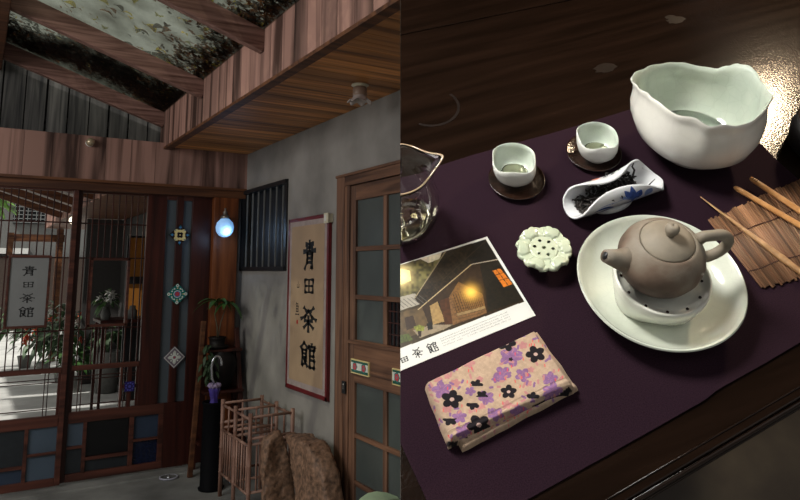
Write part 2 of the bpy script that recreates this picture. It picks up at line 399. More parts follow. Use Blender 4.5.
cnt = 0
while cnt < 260:
    x, y = rl.uniform(.05, 1.18), rl.uniform(2.2, 5.3)
    dens = .12 + .75*math.exp(-((x-1.0)/.22)**2) + .35*math.exp(-((noise.noise(Vector((x*3, y*2.2, 4)))-.3)/.25)**2)
    if rl.random() > dens: continue
    k = rl.choices((0, 1, 2, 3), (4, 5, 4, 2))[0]; me, cn = kinds[k]
    sc = rl.uniform(.9, 1.6)
    mt = Matrix.Translation((x, y, rz(x)+.022)) @ Matrix.Rotation(math.atan(SL), 4, 'Y') @ Matrix.Rotation(rl.uniform(-.15, .5), 4, 'X') @ Matrix.Rotation(rl.uniform(0, 2*PI), 4, 'Z') @ Matrix.Diagonal((sc, sc, sc, 1))
    o = link('fallen_leaf', me, None, None, mt); tag(o, 'single fallen %s leaf lying loose on the glass roof pane' % cn, 'leaf', 'fallen %s leaves on the glass roof' % cn); cnt += 1
lit = MB()
def litter(x, y, s, mi):
    a = rl.uniform(0, 2*PI); l = s*rl.uniform(.6, 1.2); wd = l*rl.uniform(.25, .5); z = rz(x)+.010+rl.uniform(0, .02)
    c, d = math.cos(a), math.sin(a)
    P = []
    for (u, v) in ((-.5, 0), (-.1, .5), (.5, .1), (.1, -.5)):
        dx, dy = u*l*c-v*wd*d, u*l*d+v*wd*c; P.append((x+dx, y+dy, z-dx*SL+rl.uniform(-.006, .006)))
    lit.poly(P, mi)
for i in range(4200):
    y = rl.uniform(1.2, 5.6); x = XS-.02-abs(rl.gauss(0, .13))*(1+.8*noise.noise(Vector((y*2.5, 1, 0))))
    if 0 < x < XS: litter(x, y, .055, rl.choices((0, 1, 2), (6, 6, .6))[0])
for i in range(6500):
    x = rl.uniform(.0, 1.2); y = 5.14 + .10*math.sin(x*7) + rl.gauss(0, .17) - .10*(x-.5)
    if 4.5 < y < 5.45: litter(x, y, .05, rl.choices((0, 1), (9, 1))[0])
for i in range(900):
    x = rl.uniform(.02, 1.1); y = rl.uniform(1.8, 5.0)
    if noise.noise(Vector((x*3.2, y*2.6, 9))) > .12: litter(x, y, .035, rl.choices((0, 1, 2), (4, 5, 2))[0])
wthing('leaf_litter', lit, ['leafd', 'leafb', 'leafy'], (XS, 3, 2.75), 'dense drift of rotting dark brown leaves along the low edge of the glass roof', 'leaves', kind='stuff')

# ------------------------------------------------------------------ sliding lattice doors
def lattice_door(name, xa, xb, label, second):
    r = wroot(name, ((xa+xb)/2, YB, .03), None, None, kind='structure')
    Y0, Y1 = YB-.02, YB+.015
    fr = MB()
    if second:
        fr.box((.622, Y0, .03), (.655, Y1, 2.10)); fr.box((1.115, Y0, .50), (1.262, Y1, 2.10)); fr.box((1.462, Y0, .03), (1.62, Y1, 2.10))
        fr.box((1.338, Y0, .50), (1.393, Y1, 2.10)); fr.box((1.31, Y0, .03), (1.462, Y1, .50)); 
        wpart('frame', fr, 'doorwood', r, .003)
        h = MB().box((.655, Y0-.004, .787), (1.115, Y1, .822)).box((.655, Y0-.004, .425), (1.31, Y1, .50)).box((.655, Y0, .03), (1.31, Y1, .082)).box((.655, Y0, 2.07), (1.115, Y1, 2.10))
        h.box((1.262, Y0, 2.05), (1.338, Y1, 2.10)).box((1.393, Y0, 2.05), (1.462, Y1, 2.10))
        wpart('rail', h, 'doorwood_h', r, .003)
        x0, x1 = .655, 1.115
        wpart('glass_strip', MB().box((1.262, YB, .50), (1.338, YB+.006, 2.05)), 'frost', r); wpart('glass_strip', MB().box((1.393, YB, .50), (1.462, YB+.006, 2.05)), 'frost', r)
    else:
        fr.box((xa, Y0-.04, .03), (xa+.05, Y1-.045, 2.10)).box((.585, Y0-.04, .03), (.622, Y1-.045, 2.10)); wpart('frame', fr, 'doorwood_h', r, .003)
        Y0 -= .04; Y1 -= .045
        h = MB().box((xa, Y0-.004, .787), (.585, Y1, .822)).box((xa, Y0-.004, .425), (.585, Y1, .50)).box((xa, Y0, .03), (.585, Y1, .082)).box((xa, Y0, 2.07), (.585, Y1, 2.10))
        wpart('rail', h, 'doorwood_h', r, .003); x0, x1 = xa+.05, .585
    ym = (Y0+Y1)/2
    la = MB(); x = x0+.03 if second else x0+.035
    hole = (.735, 1.01, 1.09, 1.59)
    while x < x1-.01:
        if second and hole[0] < x < hole[1]:
            la.box((x-.004, ym-.005, .822), (x+.004, ym+.005, hole[2])); la.box((x-.004, ym-.005, hole[3]), (x+.004, ym+.005, 2.07))
        else: la.box((x-.004, ym-.005, .822), (x+.004, ym+.005, 2.07))
        x += .0455
    for z in (1.845, 1.59, 1.075):
        if second and z == 1.59: la.box((x0, ym+.005, z-.005), (x1, ym+.012, z+.005))
        else: la.box((x0, ym+.005, z-.005), (x1, ym+.012, z+.005))
    # small crossed bars in the low opening
    a, b = x0, x1
    for q in (a+.05, a+.072, b-.10, b-.078): la.box((q-.003, ym-.004, .50), (q+.003, ym+.004, .787))
    for z in (.745, .722, .545): la.box((a, ym-.004, z-.003), (b, ym+.004, z+.003))
    la.box((a, ym-.008, .50), (a+.018, ym+.008, .787)).box((b-.018, ym-.008, .50), (b, ym+.008, .787))
    wpart('lattice', la, 'doorwood', r)
    if second:
        f = MB(); hx0, hx1, hz0, hz1 = hole
        for bx in (((hx0, Y0-.004, hz0), (hx0+.018, Y1, hz1)), ((hx1-.018, Y0-.004, hz0), (hx1, Y1, hz1)), ((hx0, Y0-.004, hz1-.018), (hx1, Y1, hz1)), ((hx0, Y0-.004, hz0), (hx1, Y1, hz0+.018))): f.box(*bx)
        wpart('inner_frame', f, 'doorwood_h', r, .002)
        wpart('inner_frame', MB().box((.985, Y0, .50), (1.0, Y1, .787)), 'doorwood_h', r)
    # lower panel: muntins and glass panes
    mun = MB(); panes = []
    if second:
        for q in ((.756, .780), (1.068, 1.10), (1.275, 1.31)): mun.box((q[0], Y0-.003, .082), (q[1], Y1, .425))
        mun.box((.655, Y0-.003, .250), (.756, Y1, .268)).box((.78, Y0-.003, .160), (1.068, Y1, .182)).box((1.10, Y0-.003, .245), (1.275, Y1, .262))
        panes = [((.655, .268), (.756, .425), 'frostblue'), ((.655, .082), (.756, .25), 'dimglass'), ((.78, .182), (1.068, .425), 'darkglass'), ((.78, .082), (1.068, .16), 'dimglass'), ((1.10, .262), (1.275, .425), 'slate'), ((1.10, .082), (1.275, .245), 'navy')]
    else:
        for q in ((-.02, .0), (.385, .408)): mun.box((q[0], Y0-.003, .082), (q[1], Y1, .425))
        mun.box((.0, Y0-.003, .170), (.385, Y1, .190)).box((.408, Y0-.003, .240), (.585, Y1, .258))
        panes = [((-.3, .082), (-.02, .425), 'dimglass'), ((0, .19), (.385, .425), 'dimglass'), ((0, .082), (.385, .17), 'slate'), ((.408, .258), (.585, .425), 'frostblue'), ((.408, .082), (.585, .24), 'frostblue')]
    wpart('muntin', mun, 'doorwood_h', r, .002)
    for (p, q, mm) in panes: wpart('glass_pane', MB().box((p[0], ym, p[1]), (q[0], ym+.005, q[1])), mm, r)
    return r
M['dimglass'] = plain('dim glass', s2l(38, 42, 46), .25); M['darkglass'] = plain('dark glass', s2l(14, 14, 17), .15); M['slate'] = plain('slate blue glass', s2l(46, 58, 76), .3, var=.2, scale=8)
lattice_door('door_1', -.35, .622, '', False)
d2 = lattice_door('door_2', .622, 1.62, '', True)
# decorative ceramic tiles set on the second door
for c_, nm in (((.93, .60, .25), 'cream'),): pass
M['tile_cream'] = plain('cream tile glaze', s2l(225, 205, 140), .25); M['tile_blue'] = plain('blue tile glaze', s2l(60, 120, 165), .25); M['tile_teal'] = plain('teal tile glaze', s2l(25, 110, 105), .25)
M['tile_white'] = plain('white tile glaze', s2l(215, 220, 210), .25); M['tile_red'] = plain('red tile glaze', s2l(190, 60, 70), .25); M['tile_grey'] = plain('grey lilac tile glaze', s2l(120, 110, 120), .25); M['tile_dark'] = plain('near black tile glaze', s2l(35, 28, 30), .25); M['tile_green'] = plain('green tile glaze', s2l(10, 80, 62), .25)
TM = ['tile_cream', 'tile_blue', 'tile_teal', 'tile_white', 'tile_red', 'tile_grey', 'tile_dark', 'tile_green']
def tile(cx, cz, a, kind):
    mb = MB(); y = YB-.03; t = MB()
    def dq(u, v, r, mi, lay, k=4, rot=0.):      # regular polygon in tile axes (diamond axes)
        pts = []
        for i in range(k):
            g = rot+2*PI*i/k; p, q = u+r*math.cos(g), v+r*math.sin(g)
            pts.append((cx+p, y-.0006*lay, cz+q))
        mb.poly(pts[::-1], mi)
    R_ = a/math.sqrt(2)
    base = {0: 6, 1: 2, 2: 5}[kind]
    mb.prism([(cx+R_, y, cz), (cx, y, cz+R_), (cx-R_, y, cz), (cx, y, cz-R_)], (0, .012, 0), base)
    if kind == 0:
        for g in range(4):
            c, s = math.cos(g*PI/2), math.sin(g*PI/2); dq(.72*R_*c, .72*R_*s, .15*R_, 1, 2, 4); dq(.86*R_*c, .86*R_*s, .07*R_, 2, 2, 4)
            c, s = math.cos(g*PI/2+PI/4), math.sin(g*PI/2+PI/4); dq(.48*R_*c, .48*R_*s, .22*R_, 0, 2, 8); dq(.62*R_*c, .62*R_*s, .06*R_, 1, 3, 6)
        dq(0, 0, .5*R_, 0, 1, 12)
        for g in range(4): c, s = math.cos(g*PI/2+PI/4), math.sin(g*PI/2+PI/4); dq(.17*R_*c, .17*R_*s, .15*R_, 6, 3, 8)
        dq(0, 0, .07*R_, 0, 4, 8)
    elif kind == 1:
        for g in range(4):
            c, s = math.cos(g*PI/2), math.sin(g*PI/2); dq(.78*R_*c, .78*R_*s, .15*R_, 3, 1, 6); dq(.55*R_*c, .55*R_*s, .06*R_, 0, 2, 6); dq(.78*R_*c, .78*R_*s, .06*R_, 7, 2, 6)
            for h in (-.28, .28):
                c, s = math.cos(g*PI/2+PI/4+h), math.sin(g*PI/2+PI/4+h); dq(.55*R_*c, .55*R_*s, .09*R_, 3, 1, 4)
            c, s = math.cos(g*PI/2+PI/4), math.sin(g*PI/2+PI/4); dq(.60*R_*c, .60*R_*s, .06*R_, 3, 2, 4)
        dq(0, 0, .42*R_, 2, 2, 12); dq(0, 0, .36*R_, 3, 3, 8); dq(0, 0, .31*R_, 1, 4, 8)
        for g in range(8): c, s = math.cos(g*PI/4), math.sin(g*PI/4); dq(.15*R_*c, .15*R_*s, .075*R_, 4, 5, 6)
        dq(0, 0, .08*R_, 4, 6, 8)
    else:
        dq(0, 0, .93*R_, 3, 1, 4); dq(0, 0, .86*R_, 5, 2, 4)
        for g in range(4):
            c, s = math.cos(g*PI/2), math.sin(g*PI/2); dq(.34*R_*c, .34*R_*s, .20*R_, 3, 3, 4, PI/4)
            dq(.50*R_*c, .50*R_*s, .12*R_, 3, 3, 4, 0)
            c, s = math.cos(g*PI/2+PI/4), math.sin(g*PI/2+PI/4); dq(.40*R_*c, .40*R_*s, .10*R_, 3, 3, 4, PI/4)
        dq(0, 0, .30*R_, 3, 4, 4, PI/4); dq(0, 0, .15*R_, 5, 5, 8); dq(0, 0, .07*R_, 4, 6, 6)
    return mb
for (cz, kd, lb) in ((1.775, 0, 'diamond-set tile with cream and blue flower pattern'), (1.315, 1, 'diamond-set teal tile with white scrolls and red centre'), (.835, 2, 'diamond-set grey and white geometric tile')):
    wpart('ceramic_tile', tile(1.368, cz, .118, kd), TM, d2, label=lb)
tq = MB(); tq.box((1.018, YB-.03, .612), (1.088, YB-.018, .682), 0)
for i in range(9): a = i*PI*2/9; tq.poly([(1.053+.026*math.cos(a)+.007*math.cos(g*PI/3), YB-.031, .647+.026*math.sin(a)+.007*math.sin(g*PI/3)) for g in range(6)][::-1], 1)
tq.poly([(1.053+.012*math.cos(g*PI/3), YB-.031, .647+.012*math.sin(g*PI/3)) for g in range(6)][::-1], 1)
M['tile_indigo'] = plain('indigo tile', s2l(35, 28, 88), .25); M['tile_indigo2'] = plain('blue violet tile', s2l(70, 70, 150), .25)
wpart('ceramic_tile', tq, ['tile_indigo', 'tile_indigo2'], d2, label='small indigo tile in the low lattice opening')
wpart('tile_bracket', MB().box((1.0, YB-.018, .635), (1.115, YB-.006, .66)).box((1.04, YB-.018, .50), (1.066, YB-.006, .787)), 'doorwood', d2)

# sign hanging on the first lattice door
sg = wroot('hanging_sign', (.34, YB-.08, 1.1), 'grey white sign board with four dark characters and red-brown frame on lattice door', 'sign')
YS = YB-.085
wpart('board', MB().box((.215, YS, 1.118), (.455, YS+.012, 1.592)), 'signboard', sg)
f = MB().box((.203, YS-.008, 1.106), (.219, YS+.016, 1.604)).box((.453, YS-.008, 1.106), (.469, YS+.016, 1.604)).box((.219, YS-.008, 1.588), (.453, YS+.016, 1.604)).box((.219, YS-.008, 1.106), (.453, YS+.016, 1.122))
wpart('frame', f, 'doorwood_h', sg, .002)
for k, ch in enumerate(('qing', 'tian', 'cha', 'guan')):
    g = MB(); hh = (.066, .040, .060, .066)[k]; cx = .336; cz = (1.497, 1.402, 1.309, 1.215)[k]; wd = .088 if k != 1 else .070
    glyph(g, ch, (cx-wd/2, YS-.001, cz-hh/2), (wd, 0, 0), (0, 0, hh), .125); wpart('character', g, 'inkgrey', sg)

# ------------------------------------------------------------------ barred window in the right wall
wn = wroot('window_1', (XW, 5.0, 1.5), None, None, kind='structure')
f = MB()
for a, b in (((XW-.012, y0-.01, zb-.02), (XW+.03, y0+.03, zt+.02)), ((XW-.02, y1-.03, zb-.02), (XW+.03, y1+.02, zt+.02)), ((XW-.02, y0, zt-.01), (XW+.03, y1, zt+.02)), ((XW-.02, y0, zb-.02), (XW+.03, y1, zb+.01))): f.box(a, b)
wpart('window_frame', f, 'black', wn)
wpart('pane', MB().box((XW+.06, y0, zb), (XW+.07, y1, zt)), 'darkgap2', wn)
br = MB(); yy = y0+.10
while yy < y1-.04: br.box((XW+.004, yy, zb), (XW+.014, yy+.009, zt)); yy += .128
wpart('bar', br, 'ironlight' if 'ironlight' in M else 'blackiron', wn)

# ------------------------------------------------------------------ framed scroll
sc = wroot('framed_scroll', (XW, 4.16, .72), 'tall tan calligraphy scroll in a crimson frame hanging on the grey wall', 'sign')
XA = XW-.022; ya, yb, za, zc = 3.81, 4.445, .717, 1.848
f = MB().box((XA, ya, za), (XW-.002, ya+.028, zc)).box((XA, yb-.022, za), (XW-.002, yb, zc)).box((XA, ya, zc-.022), (XW-.002, yb, zc)).box((XA, ya, za), (XW-.002, yb, za+.026))
wpart('frame', f, 'redframe', sc, .003)
wpart('mount', MB().box((XW-.02, ya+.02, za+.02), (XW-.012, yb-.02, zc-.02)), 'matgrey', sc)
wpart('paper', MB().box((XW-.0215, ya+.062, za+.062), (XW-.0202, yb-.058, zc-.055)), 'paper', sc)
XP = XW-.0222
cy = 4.10
for k, ch in enumerate(('qing', 'tian', 'cha', 'guan')):
    g = MB(); hh = (.185, .100, .155, .152)[k]; wd = (.20, .16, .235, .225)[k]; cz = (1.597, 1.396, 1.183, .958)[k]
    glyph(g, ch, (XP, cy-.01+wd/2, cz-hh/2), (0, -wd, 0), (0, 0, hh), .165); wpart('character', g, 'ink', sc)
g = MB(); glyph(g, 'shan', (XP, 4.285, 1.375), (0, -.045, 0), (0, 0, .05), .12); wpart('small_character', g, 'ink', sc); g = MB(); glyph(g, 'yu', (XP, 4.30, 1.20), (0, -.06, 0), (0, 0, .085), .10)
wpart('small_character', g, 'ink', sc)
wpart('seal_stamp', MB().box((XP-.0003, 4.255, 1.145), (XP+.0005, 4.278, 1.17)), 'seal', sc)

swp = wroot('wall_switch', (XW, 3.81, 1.79), 'small cream square switch plate on wall at the scroll\'s top right corner', 'switch')
wpart('plate', MB().box((XW-.045, 3.765, 1.788), (XW-.03, 3.82, 1.852)).box((XW-.03, 3.77, 1.793), (XW, 3.815, 1.847)), 'cream', swp, .004)
wpart('rocker', MB().box((XW-.048, 3.782, 1.80), (XW-.044, 3.803, 1.84)), 'white', swp, .001)

# ------------------------------------------------------------------ right hand glazed door
d3 = wroot('door_3', (XW, 3.2, 0), None, None, kind='structure')
D0, D1 = 2.70, 3.58
jm = MB().box((XW-.012, 3.64, 0), (XW+.05, 3.742, 2.072)).box((XW-.006, 3.585, 0), (XW+.05, 3.642, 2.0)).box((XW-.006, D0-.06, 0), (XW+.05, D0-.003, 2.0))
wpart('door_frame', jm, 'framewood', d3, .004)
wpart('door_frame', MB().box((XW-.010, D0-.1, 2.0), (XW+.05, 3.64, 2.072)).box((XW-.02, D0-.1, 2.058), (XW+.05, 3.745, 2.074)), 'framewood_y', d3, .003)
Xd = XW
st = MB().box((Xd, D1-.065, .02), (Xd+.04, D1, 1.995)).box((Xd, D0, .02), (Xd+.04, D0+.065, 1.995))
wpart('stile', st, 'framewood', d3, .004)
rl_ = MB().box((Xd, D0+.065, 1.905), (Xd+.04, D1-.065, 1.995)).box((Xd-.003, D0+.065, .87), (Xd+.04, D1-.065, 1.105)).box((Xd, D0+.065, .02), (Xd+.04, D1-.065, .12)).box((Xd-.012, D0, 1.082), (Xd, D1-.0, 1.10)).box((Xd-.008, D0+.065, .93), (Xd-.003, 3.325, .95))
wpart('rail', rl_, 'framewood_y', d3, .004)
ym_ = (3.175+3.215)/2
mv = MB().box((Xd+.004, 3.165, .12), (Xd+.034, 3.205, .87)).box((Xd+.004, 3.165, 1.105), (Xd+.034, 3.205, 1.905))
mh = MB()
for z in (1.62, 1.345): mh.box((Xd+.002, D0+.065, z-.013), (Xd+.034, D1-.065, z+.013))
for z in (.583, .33): mh.box((Xd+.002, D0+.065, z-.013), (Xd+.034, D1-.065, z+.013))
wpart('muntin', mv, 'framewood', d3, .003); wpart('muntin', mh, 'framewood_y', d3, .003)
zs_up = [1.105, 1.332, 1.358, 1.607, 1.633, 1.905]; zs_lo = [.12, .317, .343, .57, .596, .87]
M['doorglass'] = plain('frosted door glass', s2l(72, 78, 76), .3, var=.1, scale=5, spec=.6)
for (a, b) in ((D0+.065, 3.165), (3.205, D1-.065)):
    for zz in (zs_up, zs_lo):
        for k in range(0, 6, 2):
            mm = 'darkglass' if (a < 3 and zz is zs_up and k == 0) else 'doorglass'
            wpart('glass_pane', MB().box((Xd+.016, a, zz[k]), (Xd+.022, b, zz[k+1])), mm, d3)
gp = MB()
for yy in (3.02, 3.06, 3.10, 3.14): gp.box((Xd+.012, yy, 1.105), (Xd+.015, yy+.008, 1.33))
for zz in (1.16, 1.22, 1.28): gp.box((Xd+.011, 2.77, zz), (Xd+.014, 3.165, zz+.006))
wpart('small_grille', gp, 'doorwood', d3)
def plaque(ya_, yb_, z0, z1):
    mb = MB(); X_ = Xd-.012; mb.box((X_, ya_, z0), (Xd, yb_, z1), 0)
    mb.box((X_-.001, ya_+.006, z0+.006), (X_, yb_-.006, z1-.006), 7)
    mb.box((X_-.002, ya_+.006, z0+.022), (X_-.001, yb_-.006, z1-.018), 3)
    c = (ya_+yb_)/2; cz = (z0+z1)/2
    for s_ in (-1, 1):
        y_c = c+s_*(yb_-ya_)*.25
        for r_, mi, ly in ((.030, 2, .0025), (.022, 4, .0030)):
            mb.poly([(X_-ly, y_c+r_*math.cos(g*PI/5)*(1 if g % 2 else .82), cz+r_*.95*math.sin(g*PI/5)*(1 if g % 2 else .82)) for g in range(10)], mi)
        mb.poly([(X_-.0035, y_c+.007*math.cos(g*PI/3), cz+.007*math.sin(g*PI/3)) for g in range(6)], 5)
    return mb
wpart('ceramic_tile', plaque(3.33, 3.535, .922, 1.0), TM, d3, label='green bordered tile with two pink roses beside the stile'); wpart('ceramic_tile', plaque(2.88, 3.085, .918, 1.0), TM, d3, label='green bordered rose tile at the right edge of the photo')
lk = wpart('lock_plate', MB().box((XW-.020, 3.592, .795), (XW-.011, 3.632, .865)), 'black', d3, .002)
wpart('keyhole', MB().tube([(XW-.022, 3.612, .845), (XW-.018, 3.612, .845)], .007, 10).box((XW-.022, 3.608, .82), (XW-.018, 3.616, .842)), 'metal', lk)

d3.location.y -= .032; sc.location.y -= .02

# =================================================================== COURTYARD: things
# wall lamp on the orange post
lx, ly, lz = 1.672, YB-.20, 1.835
wl = wroot('wall_lamp', (1.70, YB-.09, 1.9), 'glowing pale blue glass globe lamp on the orange post beside the doors', 'lamp')
wpart('back_plate', MB().lathe([(.0, 0), (.032, 0), (.036, .006), (.02, .016), (0, .018)], 20, 0, (0, 0, 0), lambda r, z, g, i: (1.70-.0+r*math.cos(g), YB-.082-z, 1.90+r*1.4*math.sin(g))), 'metal', wl)
wpart('arm', MB().tube([(1.70, YB-.09, 1.90), (1.70, YB-.14, 1.935), (1.685, YB-.18, 1.95), (lx, ly, 1.935), (lx, ly, 1.915)], .008, 10), 'metal', wl)
wpart('crown', MB().lathe([(.004, 1.99), (.010, 1.985), (.007, 1.972), (.020, 1.955), (.016, 1.94), (.034, 1.925), (.036, 1.912), (.030, 1.902)], 20, 0, (lx, ly, 0)), 'metal', wl)
wpart('globe', MB().lathe([(.030, 1.905), (.040, 1.895), (.062, 1.872), (.071, 1.838), (.066, 1.802), (.046, 1.772), (.02, 1.759), (0.0001, 1.757)], 32, 0, (lx, ly, 0)), emit('lit blue glass', (.22, .50, .95), .6, (.5, .7, .9)), wl, label='glowing pale blue globe')
ld = bpy.data.lights.new('wall_lamp_light', 'POINT'); ld.energy = 1.1; ld.color = (.45, .68, 1); ld.shadow_soft_size = .05
lo = bpy.data.objects.new('wall_lamp_light', ld); COL.objects.link(lo); lo.location = (lx, ly-.085, lz-.05)

# round bulb on the boards over the doors
bx, by, bz = .665, YB-.125, 2.437
gb = wroot('globe_bulb', (bx, YB-.09, bz), 'small round brass-coloured bulb on the boards above the lattice doors', 'lamp')
wpart('bulb', MB().sphere((bx, by, bz), .031, 20, 12), plain('gilded glass', (.5, .40, .26), .22, metal=.5), gb)
wpart('bulb_holder', MB().tube([(bx, YB-.09, bz), (bx, YB-.10, bz)], .03, 16), 'white', gb)

# ruffled glass ceiling lamp
cx, cy_ = 1.645, 3.01
rl0 = wroot('ceiling_lamp', (cx, cy_, ZC), 'small white ruffled glass shade lamp hanging from the wooden soffit', 'lamp')
wpart('ceiling_rose', MB().lathe([(0, ZC), (.044, ZC), (.046, ZC-.006), (.03, ZC-.014), (0, ZC-.016)], 28, 0, (cx, cy_, 0)), 'cream', rl0)
wpart('neck', MB().lathe([(.032, ZC-.014), (.037, ZC-.022), (.038, ZC-.05), (.034, ZC-.066)], 28, 0, (cx, cy_, 0)), plain('beige porcelain', s2l(150, 125, 108), .4), rl0)
def ruffle(r, z, g, i):
    t = max(0, (i-1)/5); q = 1+.10*t*math.cos(7*g); return (r*q*math.cos(g), r*q*math.sin(g), z-.010*t*math.cos(7*g)*(1 if i < 6 else .8))
wpart('lamp_shade', MB().lathe([(.034, ZC-.058), (.036, ZC-.064), (.040, ZC-.072), (.048, ZC-.082), (.057, ZC-.09), (.064, ZC-.092), (.061, ZC-.093), (.046, ZC-.086), (.034, ZC-.07)], 70, 0, (cx, cy_, 0), ruffle, close=False), plain('milky ruffled glass', s2l(190, 178, 172), .2), rl0)

# metal dish on the floor
dx, dy = 1.325, 5.285
ds = wroot('floor_dish', (dx, dy, 0), 'small round silver-rimmed dish lying on the cement floor near the doors', 'dish')
wpart('bowl', MB().lathe([(0, .002), (.045, .002), (.056, .012), (.062, .012), (.06, .008), (.05, 0), (0, 0)], 32, 0, (dx, dy, 0)), 'potgrey', ds)
wpart('rim', MB().lathe([(.052, .008), (.058, .014), (.066, .012), (.068, .004), (.056, .006), (.052, .008)], 36, 0, (dx, dy, 0), close=False), plain('silvery glaze', (.42, .42, .48), .4), ds)
wpart('knob', MB().lathe([(.0, .022), (.010, .018), (.013, .008), (.018, .003)], 16, 0, (dx, dy, 0)), 'silver', ds)

# A-frame plant shelf in the corner
sh = wroot('plant_shelf', (1.66, 5.28, 0), 'dark reddish wooden ladder shelf for pots standing in the corner', 'shelf')
for (a, b) in (((1.46, 5.22, 0), (1.545, 5.32, 1.11)), ((1.83, 5.10, 0), (1.80, 5.30, 1.05))):
    wpart('leg', MB().beam(a, b, .035, .03, up=(0, 1, 0)), 'doorwood' if a[0] > 1.6 else 'lintel', sh, .003)
for (z, x0, x1, y0_, y1_) in ((.90, 1.55, 1.82, 5.20, 5.38), (.60, 1.53, 1.83, 5.16, 5.38), (.25, 1.49, 1.85, 5.14, 5.38)):
    wpart('shelf_board', MB().box((x0, y0_, z-.02), (x1, y1_, z)), 'doorwood', sh, .003)
wpart('leg', MB().beam((1.52, 5.37, 0), (1.56, 5.37, .9), .03, .03), 'doorwood', sh); wpart('leg', MB().beam((1.84, 5.37, 0), (1.81, 5.37, .9), .03, .03), 'doorwood', sh)
# pots on it
wthing('black_vase', MB().lathe([(0, .60), (.055, .60), (.075, .64), (.105, .72), (.115, .79), (.095, .85), (.07, .872), (.075, .88), (.06, .88), (.055, .87), (0, .86)], 36, 0, (1.68, 5.26, 0)), 'potdark', (1.68, 5.26, .60), 'big black bulging vase on the middle board of the corner shelf', 'vase')
pp = wroot('potted_plant', (1.645, 5.28, .90), 'thin-stemmed plant with drooping green leaves in a low dark pot on corner shelf', 'plant')
wpart('pot', MB().lathe([(0, .90), (.075, .90), (.088, .915), (.088, .925), (.055, .928), (.062, .972), (.07, .985), (.064, .99), (.058, .98), (0, .975)], 36, 0, (1.645, 5.28, 0)), 'potdark', pp)
wpart('stem', MB().tube([(1.645, 5.28, .975), (1.64, 5.275, 1.06), (1.615, 5.27, 1.16), (1.63, 5.27, 1.26)], [.006, .005, .004, .003], 6).tube([(1.65, 5.28, .975), (1.665, 5.27, 1.1), (1.70, 5.26, 1.22)], .004, 6), 'stem', pp)
fo = MB(); rr = random.Random(5)
def leafblade(mb, p, d, l, wd, droop, mi=0):
    p = Vector(p); d = Vector(d).normalized(); sd = d.cross(Vector((0, 0, 1))).normalized(); K = 6; vs, fs = [], []
    for i in range(K+1):
        t = i/K; c = p + d*l*t + Vector((0, 0, -droop*t*t*l)); ww = wd*math.sin(PI*(.06+.94*t))**.8
        vs += [c-sd*ww+Vector((0, 0, ww*.35)), c, c+sd*ww+Vector((0, 0, ww*.35))]
    for i in range(K):
        for j in (0, 1): fs.append((i*3+j, i*3+j+1, i*3+j+4, i*3+j+3))
    mb.add(vs, fs, mi, True)
for k in range(9): a = k*.7; leafblade(fo, (1.63, 5.27, 1.26), (math.cos(a), math.sin(a)*.7, .35+.2*math.sin(k*3)), rr.uniform(.13, .20), .021, rr.uniform(.5, .9))
for k in range(8): a = k*.8+.3; leafblade(fo, (1.70, 5.26, 1.235), (math.cos(a), math.sin(a)*.7-.1, .4), rr.uniform(.12, .2), .02, rr.uniform(.6, 1.1))
wpart('foliage', fo, 'leafgreen', pp)
tr_ = MB()
for k in range(40):
    p = (1.56+rr.uniform(-.05, .05), 5.19+rr.uniform(-.03, .02), .90-rr.uniform(-.04, .22)); leafblade(tr_, p, (rr.uniform(-1, .4), -rr.uniform(.2, 1), -.3), .05, .012, .7)
wthing('trailing_plant', tr_, 'leafdark', (1.56, 5.2, .9), 'small dark trailing plant hanging over the left edge of the corner shelf', 'plant')

# tall black umbrella stand with umbrella
ux, uy = 1.515, 4.88
us = wroot('umbrella_stand', (ux, uy, 0), 'tall black cylindrical umbrella stand before the plant shelf', 'umbrella stand')
wpart('body', MB().lathe([(0, 0), (.085, 0), (.09, .012), (.078, .02), (.074, .56), (.082, .575), (.082, .585), (.07, .585), (.066, .56), (.062, .05), (0, .04)], 40, 0, (ux, uy, 0)), plain('black stand enamel', (.003, .003, .004), .7, spec=.08), us)
um = wroot('umbrella', (ux-.005, uy, .05), 'folded violet umbrella with a curved silver handle standing in the black stand', 'umbrella')
hp = [(ux, uy, .70)]
hp += [(ux-.022, uy, .74), (ux-.028, uy, .82)]
hp += [(ux-.028+.034*(1-math.cos(a)), uy-.01, .84+.036*math.sin(a)*1.5) for a in [PI*k/9 for k in range(10)]] + [(ux+.040, uy-.01, .825)]
wpart('handle', MB().tube(hp, .0075, 12), 'silver', um)
cm = MB().lathe([(.008, .70), (.030, .685), (.036, .665), (.030, .64), (.024, .60), (.03, .56), (.034, .5), (.02, .1), (.004, .05)], 24, 0, (ux-.002, uy, 0), lambda r, z, g, i: (r*(1+.16*math.cos(6*g+z*30))*math.cos(g), r*(1+.16*math.cos(6*g+z*30))*math.sin(g), z+.004*math.cos(6*g)))
wpart('canopy', cm, 'violet', um)
rf = MB().lathe([(.020, .705), (.040, .70), (.046, .690), (.038, .680), (.028, .675)], 48, 0, (ux-.002, uy, 0), lambda r, z, g, i: (r*(1+.12*math.cos(8*g))*math.cos(g), r*(1+.12*math.cos(8*g))*math.sin(g), z+.007*math.cos(8*g+1)))
wpart('frill', rf, plain('pale lilac lace', s2l(150, 135, 165), .6), um)

